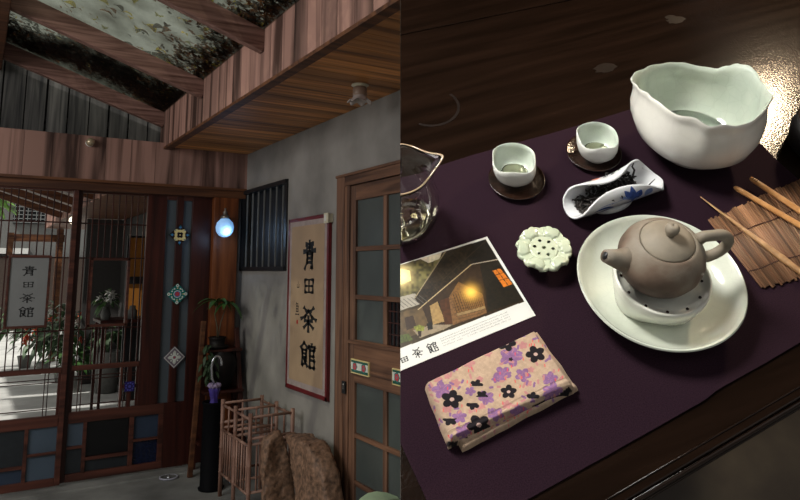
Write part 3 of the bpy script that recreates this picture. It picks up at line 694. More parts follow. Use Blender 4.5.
# bamboo rack
bk = wroot('bamboo_rack', (1.66, 4.4, 0), 'open brown bamboo rack of two bays standing against the grey wall', 'rack')
ys = (4.70, 4.43, 4.155); xl, xr = 1.52, 1.80
def cane(p, q, r=.011):
    p, q = Vector(p), Vector(q); k = max(2, int((q-p).length/.13)); pts, rs = [], []
    for i in range(k+1):
        c = p.lerp(q, i/k)
        if 0 < i < k: d = (q-p).normalized()*.006; pts += [c-d, c, c+d]; rs += [r*.94, r*1.16, r*.94]
        else: pts.append(c); rs.append(r)
    return pts, rs
for x in (xl, xr):
    for y in ys:
        a, b = cane((x, y, 0), (x, y, .625), .0135); wpart('post', MB().tube(a, b, 10), 'bamboo', bk)
def canes(name, lst, r):
    mb = MB()
    for p, q in lst: a, b = cane(p, q, r); mb.tube(a, b, 8)
    wpart(name, mb, 'bamboo_h' if name == 'rail' else 'bamboo', bk)
M['bamboo_h'] = wood('brown bamboo rails', (.16, .075, .05), (.44, .26, .19), 'x', .5, .45, .3)
R1 = []
for z in (.60, .44, .16):
    for y in ys: R1.append(((xl, y, z), (xr, y, z)))
    for x in (xl, xr):
        for a, b in ((0, 1), (1, 2)): R1.append(((x, ys[a], z-.012), (x, ys[b], z-.012)))
canes('rail', R1, .009); 
for y in ys: canes('rail', [((xl, y, .475), (xr, y, .475))], .010)
R2 = []
for x in (xl, xr):
    for a, b in ((0, 1), (1, 2)):
        for k in range(1, 6): y = ys[a]+(ys[b]-ys[a])*k/6; R2.append(((x, y, .155), (x, y, .435)))
for y in ys[2:]:
    for k in range(1, 6): x = xl+(xr-xl)*k/6; R2.append(((x, y, .155), (x, y, .435)))
for y in ys: R2.append((((xl+xr)/2, y, .44), ((xl+xr)/2, y, .60)))
for x in (xl, xr):
    for a, b in ((0, 1), (1, 2)): y = (ys[a]+ys[b])/2; R2.append(((x, y, .44), (x, y, .60)))
canes('spindle', R2, .0065)

# driftwood: two slabs of an old hollow trunk
def slab(outline, x0, x1, lean, seed, amp=.03, mat='bark', cuts=4):
    """outline in (y, z); thickness between x0 and x1, rough carved faces"""
    bm = bmesh.new(); vs = [bm.verts.new((x0, y, z)) for y, z in outline]; fc = bm.faces.new(vs)
    r = bmesh.ops.extrude_face_region(bm, geom=[fc]); 
    for v in r['geom']:
        if isinstance(v, bmesh.types.BMVert): v.co.x = x1
    bmesh.ops.recalc_face_normals(bm, faces=bm.faces); bmesh.ops.triangulate(bm, faces=bm.faces)
    for k in range(cuts):
        es = [e for e in bm.edges if e.calc_length() > .035]; bmesh.ops.subdivide_edges(bm, edges=es, cuts=1, use_grid_fill=False); bmesh.ops.triangulate(bm, faces=[f for f in bm.faces if len(f.verts) > 4])
    for k in range(3): bmesh.ops.smooth_vert(bm, verts=bm.verts, factor=.5, use_axis_x=True, use_axis_y=True, use_axis_z=True)
    bm.normal_update(); out = []
    for v in bm.verts:
        q = v.co*3.2+Vector((seed, 0, 0)); d = noise.fractal(Vector((q.x*3, q.y*2.4, q.z*.9)), .8, 2., 4)*amp
        out.append(v.co + v.normal*d + Vector((lean(v.co.y, v.co.z), 0, 0)))
    mb = MB(); bm.verts.index_update(); mb.add(out, [tuple(v.index for v in f.verts) for f in bm.faces], 0, True); bm.free()
    for i, v in enumerate(mb.v): v.z = max(v.z, .0)
    return mb
dr = wroot('driftwood_trunk', (1.7, 3.8, 0), 'big split driftwood trunk with carved brown bark leaning by the bamboo rack', 'wood')
ls = slab([(1.58, 0), (1.555, .15), (1.56, .31), (1.585, .47), (1.67, .525), (1.735, .42), (1.772, .25), (1.765, .10), (1.75, 0)], 4.02, 4.11, lambda a, b: .0, 3., .030)
for v in ls.v: v.x, v.y = v.y, v.x
wpart('trunk_slab', ls, 'bark', dr, label='narrow slab with a ridged inner face')
wpart('trunk_slab', slab([(3.82, 0), (3.83, .25), (3.90, .40), (4.02, .47), (4.06, .50), (3.95, .515), (3.80, .53), (3.68, .525), (3.58, .48), (3.50, .38), (3.45, .25), (3.42, 0)], 1.71, 1.84, lambda y, z: -.035*math.sin(max(0, min(1, (4.15-y)/.8))*PI), 8., .020), 'bark', dr, label='broad domed slab')

# pale green leaf at the lower right corner of the courtyard
lf = MB()
leafy = wroot('leafy_plant', (1.62, 3.02, 0), 'broad pale green leaf reaching up at the foot of the glazed door', 'plant')
M['leafpale'] = plain('pale mint leaf', s2l(205, 232, 190), .35, var=.12, scale=12)
wpart('stem', MB().tube([(1.62, 2.98, 0), (1.60, 2.97, .2), (1.63, 2.98, .36)], .006, 8).tube([(1.63, 2.98, 0), (1.66, 3.0, .2), (1.80, 2.92, .3)], .005, 8), 'stem', leafy)
for (p, d, l, wd, dr_) in (((1.63, 2.99, .375), (1, .05, .22), .34, .075, .35), ((1.60, 2.96, .33), (.2, -1, .1), .28, .06, .5)):
    b_ = MB(); leafblade(b_, p, d, l, wd, dr_); wpart('leaf', b_, 'leafpale', leafy)
wpart('pot', MB().lathe([(0, 0), (.09, 0), (.11, .15), (.12, .16), (.11, .17), (0, .15)], 28, 0, (1.64, 2.98, 0)), 'potdark', leafy)

# =================================================================== beyond the lattice doors
# side wing with board edge that goes on along the path
fa = MB(); yy = YB+.15
yy += .3
while yy < 13: fa.box((1.0, yy, 2.21), (1.02, yy+.19, 2.46)); yy += .2
fas = wroot('eaves_board', (1.01, 9, 2.3), 'weathered upright eaves boards running away beyond the lattice doors', 'eaves')
wpart('board', fa, 'fascia', fas)
wpart('soffit', MB().box((1.02, YB+.1, 2.21), (3.2, 13, 2.24)), 'lintel', fas); wpart('roof', MB().prism([(.97, 5.9, 2.48), (3.4, 5.9, 3.0), (3.4, 13, 3.0), (.97, 13, 2.48)], (0, 0, .04)), 'darkgap', fas)
for y in (7.5, 8.5, 9.45, 10.45):
    b_ = MB().beam((-1.6, y, 3.10), (1.0, y, 2.26), .06, .10)
    o = wroot('pergola_rafter', (0, y, 2.6), 'slanting pergola rafter with a painted light gap beyond the lattice doors', 'beam', 'pergola rafters over the path'); wpart('bar', b_, 'lintel', o)
    wpart('cap', MB().beam((-1.6, y-.036, 3.148), (1.0, y-.036, 2.308), .012, .020), 'white', o)  # white strip stands in for sky light in the gap above the rafter
cp_ = MB()
for (a, b) in ((5.9, 7.45), (7.66, 8.45), (8.66, 9.40), (9.62, 10.40), (10.62, 11.3)): cp_.prism([(-1.6, a, 3.20), (.96, a, 2.37), (.96, b, 2.37), (-1.6, b, 3.20)], (0, 0, .02))
struct('ceiling_pergola', cp_, 'doorwood')
# inner wing: dark room wall, yellow lantern panel
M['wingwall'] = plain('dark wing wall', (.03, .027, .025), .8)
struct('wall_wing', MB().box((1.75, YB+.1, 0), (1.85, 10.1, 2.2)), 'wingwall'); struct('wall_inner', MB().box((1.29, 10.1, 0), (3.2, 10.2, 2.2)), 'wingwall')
yl = wroot('paper_screen', (1.55, 8.0, .9), 'tall amber paper screen with dark bar seen deep inside through the second door', 'screen')
wpart('panel', MB().box((1.46, 8.0, 1.0), (1.62, 8.02, 1.86)), plain('amber paper', s2l(150, 95, 25), .6), yl)
wpart('frame', MB().box((1.44, 7.99, .1), (1.462, 8.03, 1.88)).box((1.618, 7.99, .1), (1.64, 8.03, 1.88)).box((1.46, 7.985, 1.35), (1.62, 8.03, 1.43)).box((1.46, 7.99, 1.86), (1.62, 8.03, 1.88)).box((1.46, 7.99, .1), (1.62, 8.03, 1.0)), 'black', yl)
cb = wroot('side_table', (1.45, 7.5, 0), 'dark narrow side table standing inside beyond the second lattice door', 'table')
wpart('top', MB().box((1.10, 7.28, .98), (1.74, 7.77, 1.01)), 'doorwood', cb, .004)
for (x, y) in ((1.12, 7.30), (1.70, 7.30), (1.12, 7.72), (1.70, 7.72)): wpart('leg', MB().box((x, y, 0), (x+.025, y+.025, .98)), 'doorwood', cb)
wthing('tea_caddy', MB().lathe([(0, 1.01), (.045, 1.01), (.047, 1.09), (.03, 1.11), (.03, 1.14), (0, 1.145)], 24, 0, (1.42, 7.42, 0)), 'potgrey', (1.42, 7.42, 1.01), 'small pale tea caddy on the dark cabinet beyond the doors', 'jar')
# lit wall lantern far along the wing
gl_ = wroot('wing_lamp', (.80, 7.35, 2.2), 'small lit white globe lamp under the eaves beyond the first lattice door', 'lamp')
wpart('globe', MB().sphere((.80, 7.3, 1.985), .040, 16, 10), emit('lit warm globe', (1, .85, .6), 2.2), gl_); wpart('rod', MB().tube([(.80, 7.3, 2.02), (.80, 7.3, 2.15), (1.02, 7.3, 2.21)], .006, 6), 'metal', gl_)
ll = bpy.data.lights.new('wing_lamp_light', 'POINT'); ll.energy = .8; ll.color = (1, .8, .55); ll.shadow_soft_size = .05
lo = bpy.data.objects.new('wing_lamp_light', ll); COL.objects.link(lo); lo.location = (.80, 7.22, 1.88)

# white blossom bouquet in vase, potted plants along the path
def bush(mb, c, r, nn, l, wd, seed, mi=0, flat=.8):
    q = random.Random(seed)
    for k in range(nn):
        a, e = q.uniform(0, 2*PI), math.asin(q.uniform(-.6, 1)); d = Vector((math.cos(a)*math.cos(e), math.sin(a)*math.cos(e), math.sin(e)*flat))
        leafblade(mb, Vector(c)+d*r*q.uniform(.2, .9), d+Vector((q.uniform(-.5, .5), q.uniform(-.5, .5), q.uniform(-.2, .4))), l*q.uniform(.6, 1.2), wd, q.uniform(.2, .9), mi)
def blooms(mb, c, r, nn, s, seed, mi):
    q = random.Random(seed)
    for k in range(nn):
        a, e = q.uniform(0, 2*PI), math.asin(q.uniform(-.3, 1)); d = Vector((math.cos(a)*math.cos(e), math.sin(a)*math.cos(e), math.sin(e)*.8)); p = Vector(c)+d*r
        for j in range(5): g = j*2*PI/5; leafblade(mb, p, (math.cos(g), -.4, math.sin(g)), s, s*.35, .1, mi)
bq = wroot('blossom_vase', (1.10, 7.36, 1.01), 'white blossoms with green leaves in a vase inside beyond the second door', 'flowers')
wpart('vase', MB().lathe([(0, 1.01), (.04, 1.01), (.05, 1.06), (.03, 1.13), (.035, 1.14), (0, 1.13)], 20, 0, (1.16, 7.38, 0)), 'potgrey', bq)
b_ = MB(); bush(b_, (1.16, 7.38, 1.2), .10, 26, .11, .022, 2); wpart('foliage', b_, 'leafgreen', bq)
b_ = MB(); blooms(b_, (1.16, 7.34, 1.22), .08, 9, .045, 4, 0); wpart('blossom', b_, 'flowerwhite', bq)
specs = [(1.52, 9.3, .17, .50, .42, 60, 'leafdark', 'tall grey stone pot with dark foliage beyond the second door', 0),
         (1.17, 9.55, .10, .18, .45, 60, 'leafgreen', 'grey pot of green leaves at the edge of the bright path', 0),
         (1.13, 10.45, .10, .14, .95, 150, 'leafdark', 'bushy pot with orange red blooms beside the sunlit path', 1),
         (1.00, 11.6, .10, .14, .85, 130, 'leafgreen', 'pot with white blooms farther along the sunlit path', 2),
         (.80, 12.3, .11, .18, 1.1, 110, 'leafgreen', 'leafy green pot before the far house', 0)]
for (x, y, r, h, fh, nn, mt_, lab, bl) in specs:
    o = wroot('potted_plant', (x, y, 0), lab, 'plant', 'potted plants along the path')
    wpart('pot', MB().lathe([(0, 0), (r*.72, 0), (r*.95, h*.8), (r*1.02, h*.96), (r*1.02, h), (r*.9, h), (r*.86, h*.9), (0, h*.88)], 24, 0, (x, y, 0)), 'potgrey', o)
    b_ = MB(); bush(b_, (x, y, h+fh*.5), fh*.55, nn, .2, .04, int(x*100)); b_.tube([(x, y, h*.8), (x, y, h+fh*.5)], .012, 6); wpart('foliage', b_, mt_, o)
    if bl: b_ = MB(); blooms(b_, (x, y, h+fh*.5), fh*.5, 22, .06, 3+bl, 0); wpart('blossom', b_, 'flowerred' if bl == 1 else 'flowerwhite', o)
# tree at the left of the path and far house
tr = wroot('garden_tree', (-.55, 12.1, 0), 'sunlit green tree left of the path beyond the first lattice door', 'tree')
wpart('trunk', MB().tube([(-.55, 12.1, 0), (-.5, 12.1, 1.4), (-.2, 12.1, 2.4)], [.07, .06, .04], 8), 'stem', tr)
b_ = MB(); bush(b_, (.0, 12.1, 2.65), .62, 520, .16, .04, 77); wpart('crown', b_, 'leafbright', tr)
fh_ = wroot('far_house', (.6, 20, 0), 'pale far house with grid windows and dark timber base, beyond the path', 'house')
wpart('wall', MB().box((-4.5, 20, 0), (8, 20.2, 3.5)), plain('far plaster', (.12, .12, .115), .8), fh_)
b_ = MB()
for k in range(9): b_.box((.80+k*.1, 19.9, 2.72), (.812+k*.1, 19.93, 3.25))
for k in range(6): b_.box((.78, 19.9, 2.72+k*.10), (1.62, 19.93, 2.735+k*.10))
wpart('window_grid', b_, 'signboard', fh_); wpart('window_glass', MB().box((.78, 19.94, 2.70), (1.62, 19.99, 3.28)), 'darkglass', fh_)
wpart('base_boards', MB().box((-2, 19.85, 0), (4.2, 19.98, 1.85)), plain('dark base boards', (.035, .02, .013), .7), fh_)
wpart('sill_band', MB().box((-2, 19.8, 1.92), (1.2, 19.98, 2.06)), plain('pale sill', (.55, .55, .53), .8), fh_)
gt = wroot('garden_gate', (1.2, 12.9, 0), 'brown timber cross-beam gate standing over the path before the far house', 'gate')
wpart('beam', MB().box((.45, 12.9, 1.98), (1.30, 13.0, 2.10)), 'lintel', gt); wpart('post', MB().box((1.18, 12.88, 0), (1.28, 13.02, 2.2)), 'lintel', gt); wpart('post', MB().box((.46, 12.88, 1.75), (.54, 13.02, 2.12)), 'lintel', gt)
# =================================================================== light
W = bpy.data.worlds.new('sky'); S.world = W; W.use_nodes = True; nt = W.node_tree
bg = nt.nodes['Background']; tc = nt.nodes.new('ShaderNodeTexCoord'); sx = nt.nodes.new('ShaderNodeSeparateXYZ'); nt.links.new(tc.outputs['Generated'], sx.inputs[0])
cr = nt.nodes.new('ShaderNodeValToRGB'); e = cr.color_ramp.elements; e[0].position = .0; e[1].position = .55; e[0].color = (.16, .165, .17, 1); e[1].color = (1, .99, .95, 1)
nt.links.new(sx.outputs['Z'], cr.inputs['Fac']); nt.links.new(cr.outputs['Color'], bg.inputs['Color']); bg.inputs['Strength'].default_value = .95
vs = S.view_settings; S.display_settings.display_device = 'sRGB'; vs.view_transform = 'Standard'; vs.look = 'None'; vs.gamma = 1; vs.exposure = 0; vs.use_curve_mapping = False

# added fill light that brightens the right wall, no opening behind it
dl = bpy.data.lights.new('yard_fill', 'AREA'); dl.shape = 'RECTANGLE'; dl.size = 2.6; dl.size_y = 1.6; dl.energy = 74; dl.color = (1, .98, .96)
do = bpy.data.objects.new('yard_fill', dl); COL.objects.link(do); do.location = (-2.6, 2.6, 2.6); do.rotation_euler = (Vector((1.9, 4.2, .9))-Vector(do.location)).to_track_quat('-Z', 'Y').to_euler()

sd = bpy.data.lights.new('sun', 'SUN'); sd.energy = 3.6; sd.angle = rad(1.0); sd.color = (1, .96, .9)
so = bpy.data.objects.new('sun', sd); COL.objects.link(so)
sdir = Vector((.62, .30, -.95)).normalized(); so.rotation_euler = sdir.to_track_quat('-Z', 'Y').to_euler()

# =================================================================== THE TEA TABLE
def line_pts(*px): return [tp(*q) for q in px]
# floor of the tea room far below the table top
FD = -.70
fl = MB(); a_ = [(-1.2, -2.0), (.75, -2.0), (.75, .9), (-1.2, .9)]
fl.prism([(u, v, FD) for u, v in a_], (0, 0, -.03))
m, nt, b = nodes('dark speckled floor'); tc = nt.nodes.new('ShaderNodeTexCoord'); nz = nt.nodes.new('ShaderNodeTexNoise'); nz.inputs['Scale'].default_value = 9; nz.inputs['Detail'].default_value = 8
cr = nt.nodes.new('ShaderNodeValToRGB'); cr.color_ramp.elements[0].position = .38; cr.color_ramp.elements[1].position = .68; cr.color_ramp.elements[0].color = (.018, .012, .008, 1); cr.color_ramp.elements[1].color = (.055, .043, .028, 1)
nt.links.new(tc.outputs['Object'], nz.inputs['Vector']); nt.links.new(nz.outputs['Fac'], cr.inputs['Fac']); nt.links.new(cr.outputs['Color'], b.inputs['Base Color']); b.inputs['Roughness'].default_value = .6; M['teafloor'] = m
o = link('floor_tearoom', fl.mesh('floor_tearoom', 'teafloor')); o.matrix_world = TAB; tag(o, None, None, kind='structure'); cut(o, TAB)

# table
tr0 = troot('tea_table', 0, 0, 0, 0, 'dark glossy wooden tea table with a purple runner on it', 'table')
m, nt, b = nodes('dark lacquered table wood'); N = nt.nodes.new; L = nt.links.new
tc = N('ShaderNodeTexCoord'); mp = N('ShaderNodeMapping'); mp.inputs['Scale'].default_value = (4, 60, 60); nz = N('ShaderNodeTexNoise'); nz.inputs['Detail'].default_value = 8; nz.inputs['Scale'].default_value = 1
L(tc.outputs['Object'], mp.inputs[0]); L(mp.outputs[0], nz.inputs['Vector']); cr = N('ShaderNodeValToRGB'); cr.color_ramp.elements[0].color = (.006, .0032, .002, 1); cr.color_ramp.elements[1].color = (.013, .0065, .004, 1)
cr.color_ramp.elements[0].position = .35; cr.color_ramp.elements[1].position = .7; L(nz.outputs['Fac'], cr.inputs['Fac']); L(cr.outputs['Color'], b.inputs['Base Color'])
n2 = N('ShaderNodeTexNoise'); n2.inputs['Scale'].default_value = 330; n2.inputs['Detail'].default_value = 2; L(tc.outputs['Object'], n2.inputs['Vector'])
mr = N('ShaderNodeMapRange'); mr.inputs['To Min'].default_value = .13; mr.inputs['To Max'].default_value = .21; L(nz.outputs['Fac'], mr.inputs['Value']); L(mr.outputs[0], b.inputs['Roughness'])
ad = N('ShaderNodeMath'); ad.operation = 'MULTIPLY_ADD'; ad.inputs[1].default_value = .8; L(n2.outputs['Fac'], ad.inputs[0]); ad.inputs[2].default_value = 0
bp = N('ShaderNodeBump'); bp.inputs['Strength'].default_value = .20; bp.inputs['Distance'].default_value = .0012; L(ad.outputs[0], bp.inputs['Height']); L(bp.outputs['Normal'], b.inputs['Normal'])
b.inputs['Specular IOR Level'].default_value = .22; M['tablewood'] = m
E1, E2 = tp(629, 499), tp(800, 397.6); ed = (E2-E1).normalized()
G1, G2 = tp(400, 35), tp(560, 2); gd = (G2-G1).normalized()
def xt(p, d, u): t = (u-p.x)/d.x; q = p+d*t; return (u, q.y)
uL, uR = -.55, .62
top = MB(); g_ = .0022
for (lo_, hi_) in (([xt(E1, ed, uL), xt(E1, ed, uR)], [xt(G1, gd, uL), xt(G1, gd, uR)]), ([xt(G1, gd, uL), xt(G1, gd, uR)], [(uL, 1.35), (uR, 1.35)])):
    sh_ = g_ if lo_[0][1] > .2 else 0; s2 = -.0 if hi_[0][1] > 1 else -g_*.4
    top.prism([(lo_[0][0], lo_[0][1]+sh_*.4, -.028), (lo_[1][0], lo_[1][1]+sh_*.4, -.028), (hi_[1][0], hi_[1][1]+s2, -.028), (hi_[0][0], hi_[0][1]+s2, -.028)], (0, 0, .028))
top.prism([(uL, xt(E1, ed, uL)[1]+.01, -.04), (uR, xt(E1, ed, uR)[1]+.01, -.04), (uR, 1.3, -.04), (uL, 1.3, -.04)], (0, 0, .0119))
o = tpart('tabletop', top, 'tablewood', tr0, .0012); cut(o, TAB)
# narrow bead on the front edge and the apron under it
en = Vector((-ed.y, ed.x, 0)); bd = MB()
for (off, z, r) in ((.0075, .0002, .0009), (-.0015, -.006, .0035), (-.002, -.018, .003)):
    P_ = [Vector((uL, xt(E1, ed, uL)[1], 0)), Vector((uR, xt(E1, ed, uR)[1], 0))]; bd.tube([p+en*off+Vector((0, 0, z)) for p in P_], r, 8)
o = tpart('edge_bead', bd, 'tablewood', tr0); cut(o, TAB)
A1, A2 = tp(657, 499, -.03), tp(800, 415, -.03)
ap = MB(); P_ = [Vector((uL, xt(E1, ed, uL)[1]+.012, -.03)), Vector((uR, xt(E1, ed, uR)[1]+.012, -.03))]
ap.prism([P_[0], P_[1], P_[1]+en*.02, P_[0]+en*.02], (0, 0, -.045)); o = tpart('apron', ap, 'tablewood', tr0); cut(o, TAB)
# worn rings on the table wood
M['haze'] = plain('old pale water mark', (.010, .006, .0045), .34, var=.3, scale=80)
rg = MB()
def ring(c, r, w_, a0, a1):
    c = tp(*c); K = 26
    for k in range(K):
        q = []
        for (rr_, kk) in ((r-w_, k), (r+w_*.6, k), (r+w_*.6, k+1), (r-w_, k+1)):
            a = a0+(a1-a0)*kk/K; q.append((c.x+rr_*math.cos(a), c.y+rr_*math.sin(a), .00025))
        rg.poly(q, 0)
ring((431, 107), .036, .0022, -2.4, .4)
tpart('water_mark', rg, 'haze', tr0)
for (px, r_) in (((676, 20), .014), ((605, 68), .016), ((670, 17), .008)):
    c = tp(*px); rg = MB(); rg.poly([(c.x+r_*math.cos(k*PI/8)*(1+.2*math.sin(k*3)), c.y+r_*.6*math.sin(k*PI/8), .00025+r_*.001) for k in range(16)]); tpart('water_mark', rg, 'haze', tr0)
M['haze'] = plain('old pale water mark', (.010, .006, .0045), .34, var=.3, scale=80); 

# runner
m, nt, b = nodes('purple linen'); N = nt.nodes.new; L = nt.links.new
tc = N('ShaderNodeTexCoord'); mp = N('ShaderNodeMapping'); mp.inputs['Scale'].default_value = (900, 900, 900); wv = N('ShaderNodeTexNoise'); wv.inputs['Scale'].default_value = 1; L(tc.outputs['Object'], mp.inputs[0]); L(mp.outputs[0], wv.inputs['Vector'])
cr = N('ShaderNodeValToRGB'); cr.color_ramp.elements[0].color = (.010, .0042, .0078, 1); cr.color_ramp.elements[1].color = (.025, .0102, .0178, 1); cr.color_ramp.elements[0].position = .3; cr.color_ramp.elements[1].position = .7
L(wv.outputs['Fac'], cr.inputs['Fac']); L(cr.outputs['Color'], b.inputs['Base Color']); b.inputs['Roughness'].default_value = .9; b.inputs['Specular IOR Level'].default_value = .1; b.inputs['Sheen Weight'].default_value = .0
bp = N('ShaderNodeBump'); bp.inputs['Strength'].default_value = .3; bp.inputs['Distance'].default_value = .0004; L(wv.outputs['Fac'], bp.inputs['Height']); L(bp.outputs['Normal'], b.inputs['Normal']); M['cloth'] = m
TC = .0022
ol = [(397, 179.5), (442, 166), (470, 157), (500, 148.5), (550, 135), (590, 123), (632, 110), (680, 95.5), (714, 85), (737, 108), (755, 140), (775, 160), (798, 181), (830, 205), (905, 277), (870, 299), (800, 343), (760, 366.5), (725, 386), (714, 392), (702, 402), (660, 426), (600, 460), (560, 483), (470, 533), (425, 560-62), (412, 469), (399, 440)]
ol = [(397, 179.5), (442, 166), (470, 157), (500, 148.5), (550, 135), (590, 123), (632, 110), (680, 95.5), (722, 83.5), (743, 116), (757, 142), (775, 160), (798, 181), (830, 209), (905, 277), (870, 299), (800, 343), (760, 366.5), (725, 386), (716, 391.5), (704, 401), (660, 426), (600, 460), (560, 482), (485, 524), (438, 528), (425, 497), (412, 469), (398, 438)]
pr = MB(); pr.prism([tp(*q) for q in ol], (0, 0, TC)); o = tthing('table_runner', pr, 'cloth', 0, 0, 0, 0, 'dark purple cloth runner spread over the glossy table', 'cloth')
cut(o, TAB)

M['celadon'] = crackle('celadon crackle glaze', (.64, .67, .58), (.54, .58, .49), 90, .05)
M['celadon_deep'] = crackle('inner green celadon glaze', (.56, .62, .53), (.46, .53, .45), 80, .08, .08)
M['bowlwhite'] = crackle('cool white glaze', (.76, .74, .68), (.66, .64, .58), 60, .03, .22)
M['cupin'] = crackle('green tinted inner glaze', (.62, .68, .60), (.54, .61, .53), 160, .10, .06)
M['cupout'] = plain('soft white cup glaze', (.80, .80, .74), .22, var=.05, scale=60)
M['porcelain'] = plain('white porcelain', (.74, .75, .76), .12, var=.02, coat=.5)

# ---- big lobed water bowl
b0 = tp(689, 149); hb = .074
bow = troot('water_bowl', b0.x, b0.y, TC, 0, 'large white lobed celadon bowl with a wavy rim at the upper right', 'bowl')
shx, shy = -.004, .006
# rim shaping: (angle deg, radial factor, height)
mouth = troot  # keep name free
rim = [(0, .98, .091), (8, 1.0, .091), (21, 1.02, .085), (29, .985, .078), (38, .955, .071), (54, .97, .069), (74, 1.0, .072), (91, 1.0, .075), (117, 1.05, .080), (134, 1.15, .083), (142, 1.17, .083), (152, 1.06, .083), (168, .97, .088), (185, .95, .0905), (205, .97, .0905), (221, .95, .094), (237, 1.0, .0895), (248, .96, .0915), (262, .98, .089), (275, .98, .089), (290, .97, .092), (305, .97, .095), (314, .99, .097), (328, .91, .095), (346, .93, .0905), (360, .98, .091)]
def rim_at(g):
    d = math.degrees(g) % 360
    for (a, f, h), (a2, f2, h2) in zip(rim, rim[1:]):
        if a <= d <= a2: t = (d-a)/(a2-a); t = t*t*(3-2*t); return f+(f2-f)*t, h+(h2-h)*t
    return 1, .074
RB = .0665
def bowlmod(inner):
    def f(r, z, g, i):
        fr, hh = rim_at(g); t = z/.074; w_ = max(0, t)**2.2
        k = 1+(fr-1)*w_; zz = z*(1+(hh/.074-1)*max(0, t)**1.5)
        return (r*k*math.cos(g)+shx*t, r*k*math.sin(g)+shy*t, zz)
    return f
outp = [(0, .003), (.028, .003), (.031, 0), (.0355, 0), (.0345, .0065), (.042, .0100), (.055, .0180), (.0655, .029), (.0700, .041), (.0698, .053), (.0662, .064), (.0655, .070), (.0672, .0738), (.0660, .0746)]
inp = [(.0660, .0746), (.0642, .0735), (.0625, .067), (.0635, .056), (.0615, .044), (.056, .030), (.046, .018), (.030, .011), (.012, .0085), (0, .008)]
tpart('body', MB().lathe(outp, 120, 0, (0, 0, 0), bowlmod(0), close=False), 'bowlwhite', bow)
tpart('inner_glaze', MB().lathe(inp, 120, 0, (0, 0, 0), bowlmod(1), close=False), 'celadon_deep', bow)
m, nt, b = nodes('clear water'); b.inputs['Transmission Weight'].default_value = 1; b.inputs['Roughness'].default_value = 0; b.inputs['IOR'].default_value = 1.33; b.inputs['Base Color'].default_value = (.96, 1, .97, 1)
nz = nt.nodes.new('ShaderNodeTexNoise'); nz.inputs['Scale'].default_value = 60; bp = nt.nodes.new('ShaderNodeBump'); bp.inputs['Strength'].default_value = .25; bp.inputs['Distance'].default_value = .002; nt.links.new(nz.outputs['Fac'], bp.inputs['Height']); nt.links.new(bp.outputs['Normal'], b.inputs['Normal']); M['water'] = m
wt = MB().lathe([(0, .0086), (.012, .0091), (.030, .0116), (.0455, .0182), (.045, .0184), (0, .0184)], 60, 0, (0, 0, 0), lambda r, z, g, i: (r*math.cos(g)+shx*.3, r*math.sin(g)+shy*.3, z))
tpart('water', wt, 'water', bow)

# ---- cups on dark saucers
M['saucer'] = wood('dark brown turned wood', (.008, .003, .0015), (.028, .011, .006), 'x', 6., .22, .1, spec=.6)
M['tea'] = glass('pale tea', (.93, .92, .78), 0, 1.33)
def cup(bp_, sp_, lab1, lab2, rot, nm_r):
    s0 = tp(*sp_); so_ = troot('saucer', s0.x, s0.y, TC, 0, lab2, 'saucer', 'dark wooden saucers')
    tpart('dish', MB().lathe([(0, .001), (.020, .001), (.022, 0), (.0245, 0), (.027, .002), (.0315, .006), (.0320, .0070), (.0308, .0070), (.0255, .0036), (.021, .0026), (0, .0026)], 64, 0), 'saucer', so_)
    c0 = tp(bp_[0], bp_[1], .006); co_ = troot('tea_cup', c0.x, c0.y, TC+.0027, rot, lab1, 'cup', 'small white tea cups')
    sx_, sy_ = -.0025, .0035
    R_ = nm_r
    def md(r, z, g, i):
        k = 1+.055*math.cos(4*g)*min(1, z/.025); t = z/.03
        zz = z + (.0012*math.cos(4*g+PI) if z > .024 else 0)
        c, s = math.cos(-rot), math.sin(-rot); dx_, dy_ = sx_*t*c-sy_*t*s, sx_*t*s+sy_*t*c
        return (r*k*math.cos(g)+dx_, r*k*math.sin(g)+dy_, zz)
    f = R_/.0245
    ou = [(0, .002), (.0105*f, .002), (.0115*f, 0), (.0135*f, 0), (.0138*f, .0025), (.018*f, .005), (.0222*f, .010), (.0243*f, .017), (.0247*f, .024), (.0245*f, .0300), (.0238*f, .0306)]
    ii = [(.0238*f, .0306), (.0228*f, .030), (.0226*f, .024), (.0218*f, .017), (.019*f, .010), (.014*f, .0062), (0, .005)]
    tpart('body', MB().lathe(ou, 72, 0, (0, 0, 0), md, close=False), 'cupout', co_); tpart('inner_glaze', MB().lathe(ii, 72, 0, (0, 0, 0), md, close=False), 'cupin', co_)
    tpart('tea', MB().lathe([(0, .0053), (.0135*f, .0066), (.0150*f, .0076), (.0148*f, .0077), (0, .0077)], 48, 0, (0, 0, 0), lambda r, z, g, i: md(r, z, g, i), close=False), 'tea', co_)
cup((515, 177.5), (516, 184), 'small white tea cup holding a little tea, on the dark saucer nearer the glass pitcher', 'dark brown wooden saucer under the left tea cup', rad(20), .0252)
cup((596.5, 155), (592.5, 157), 'small white square-rimmed tea cup standing on the right dark saucer beside the big bowl', 'dark brown wooden saucer under the right tea cup behind the tea boat', rad(28), .0238)

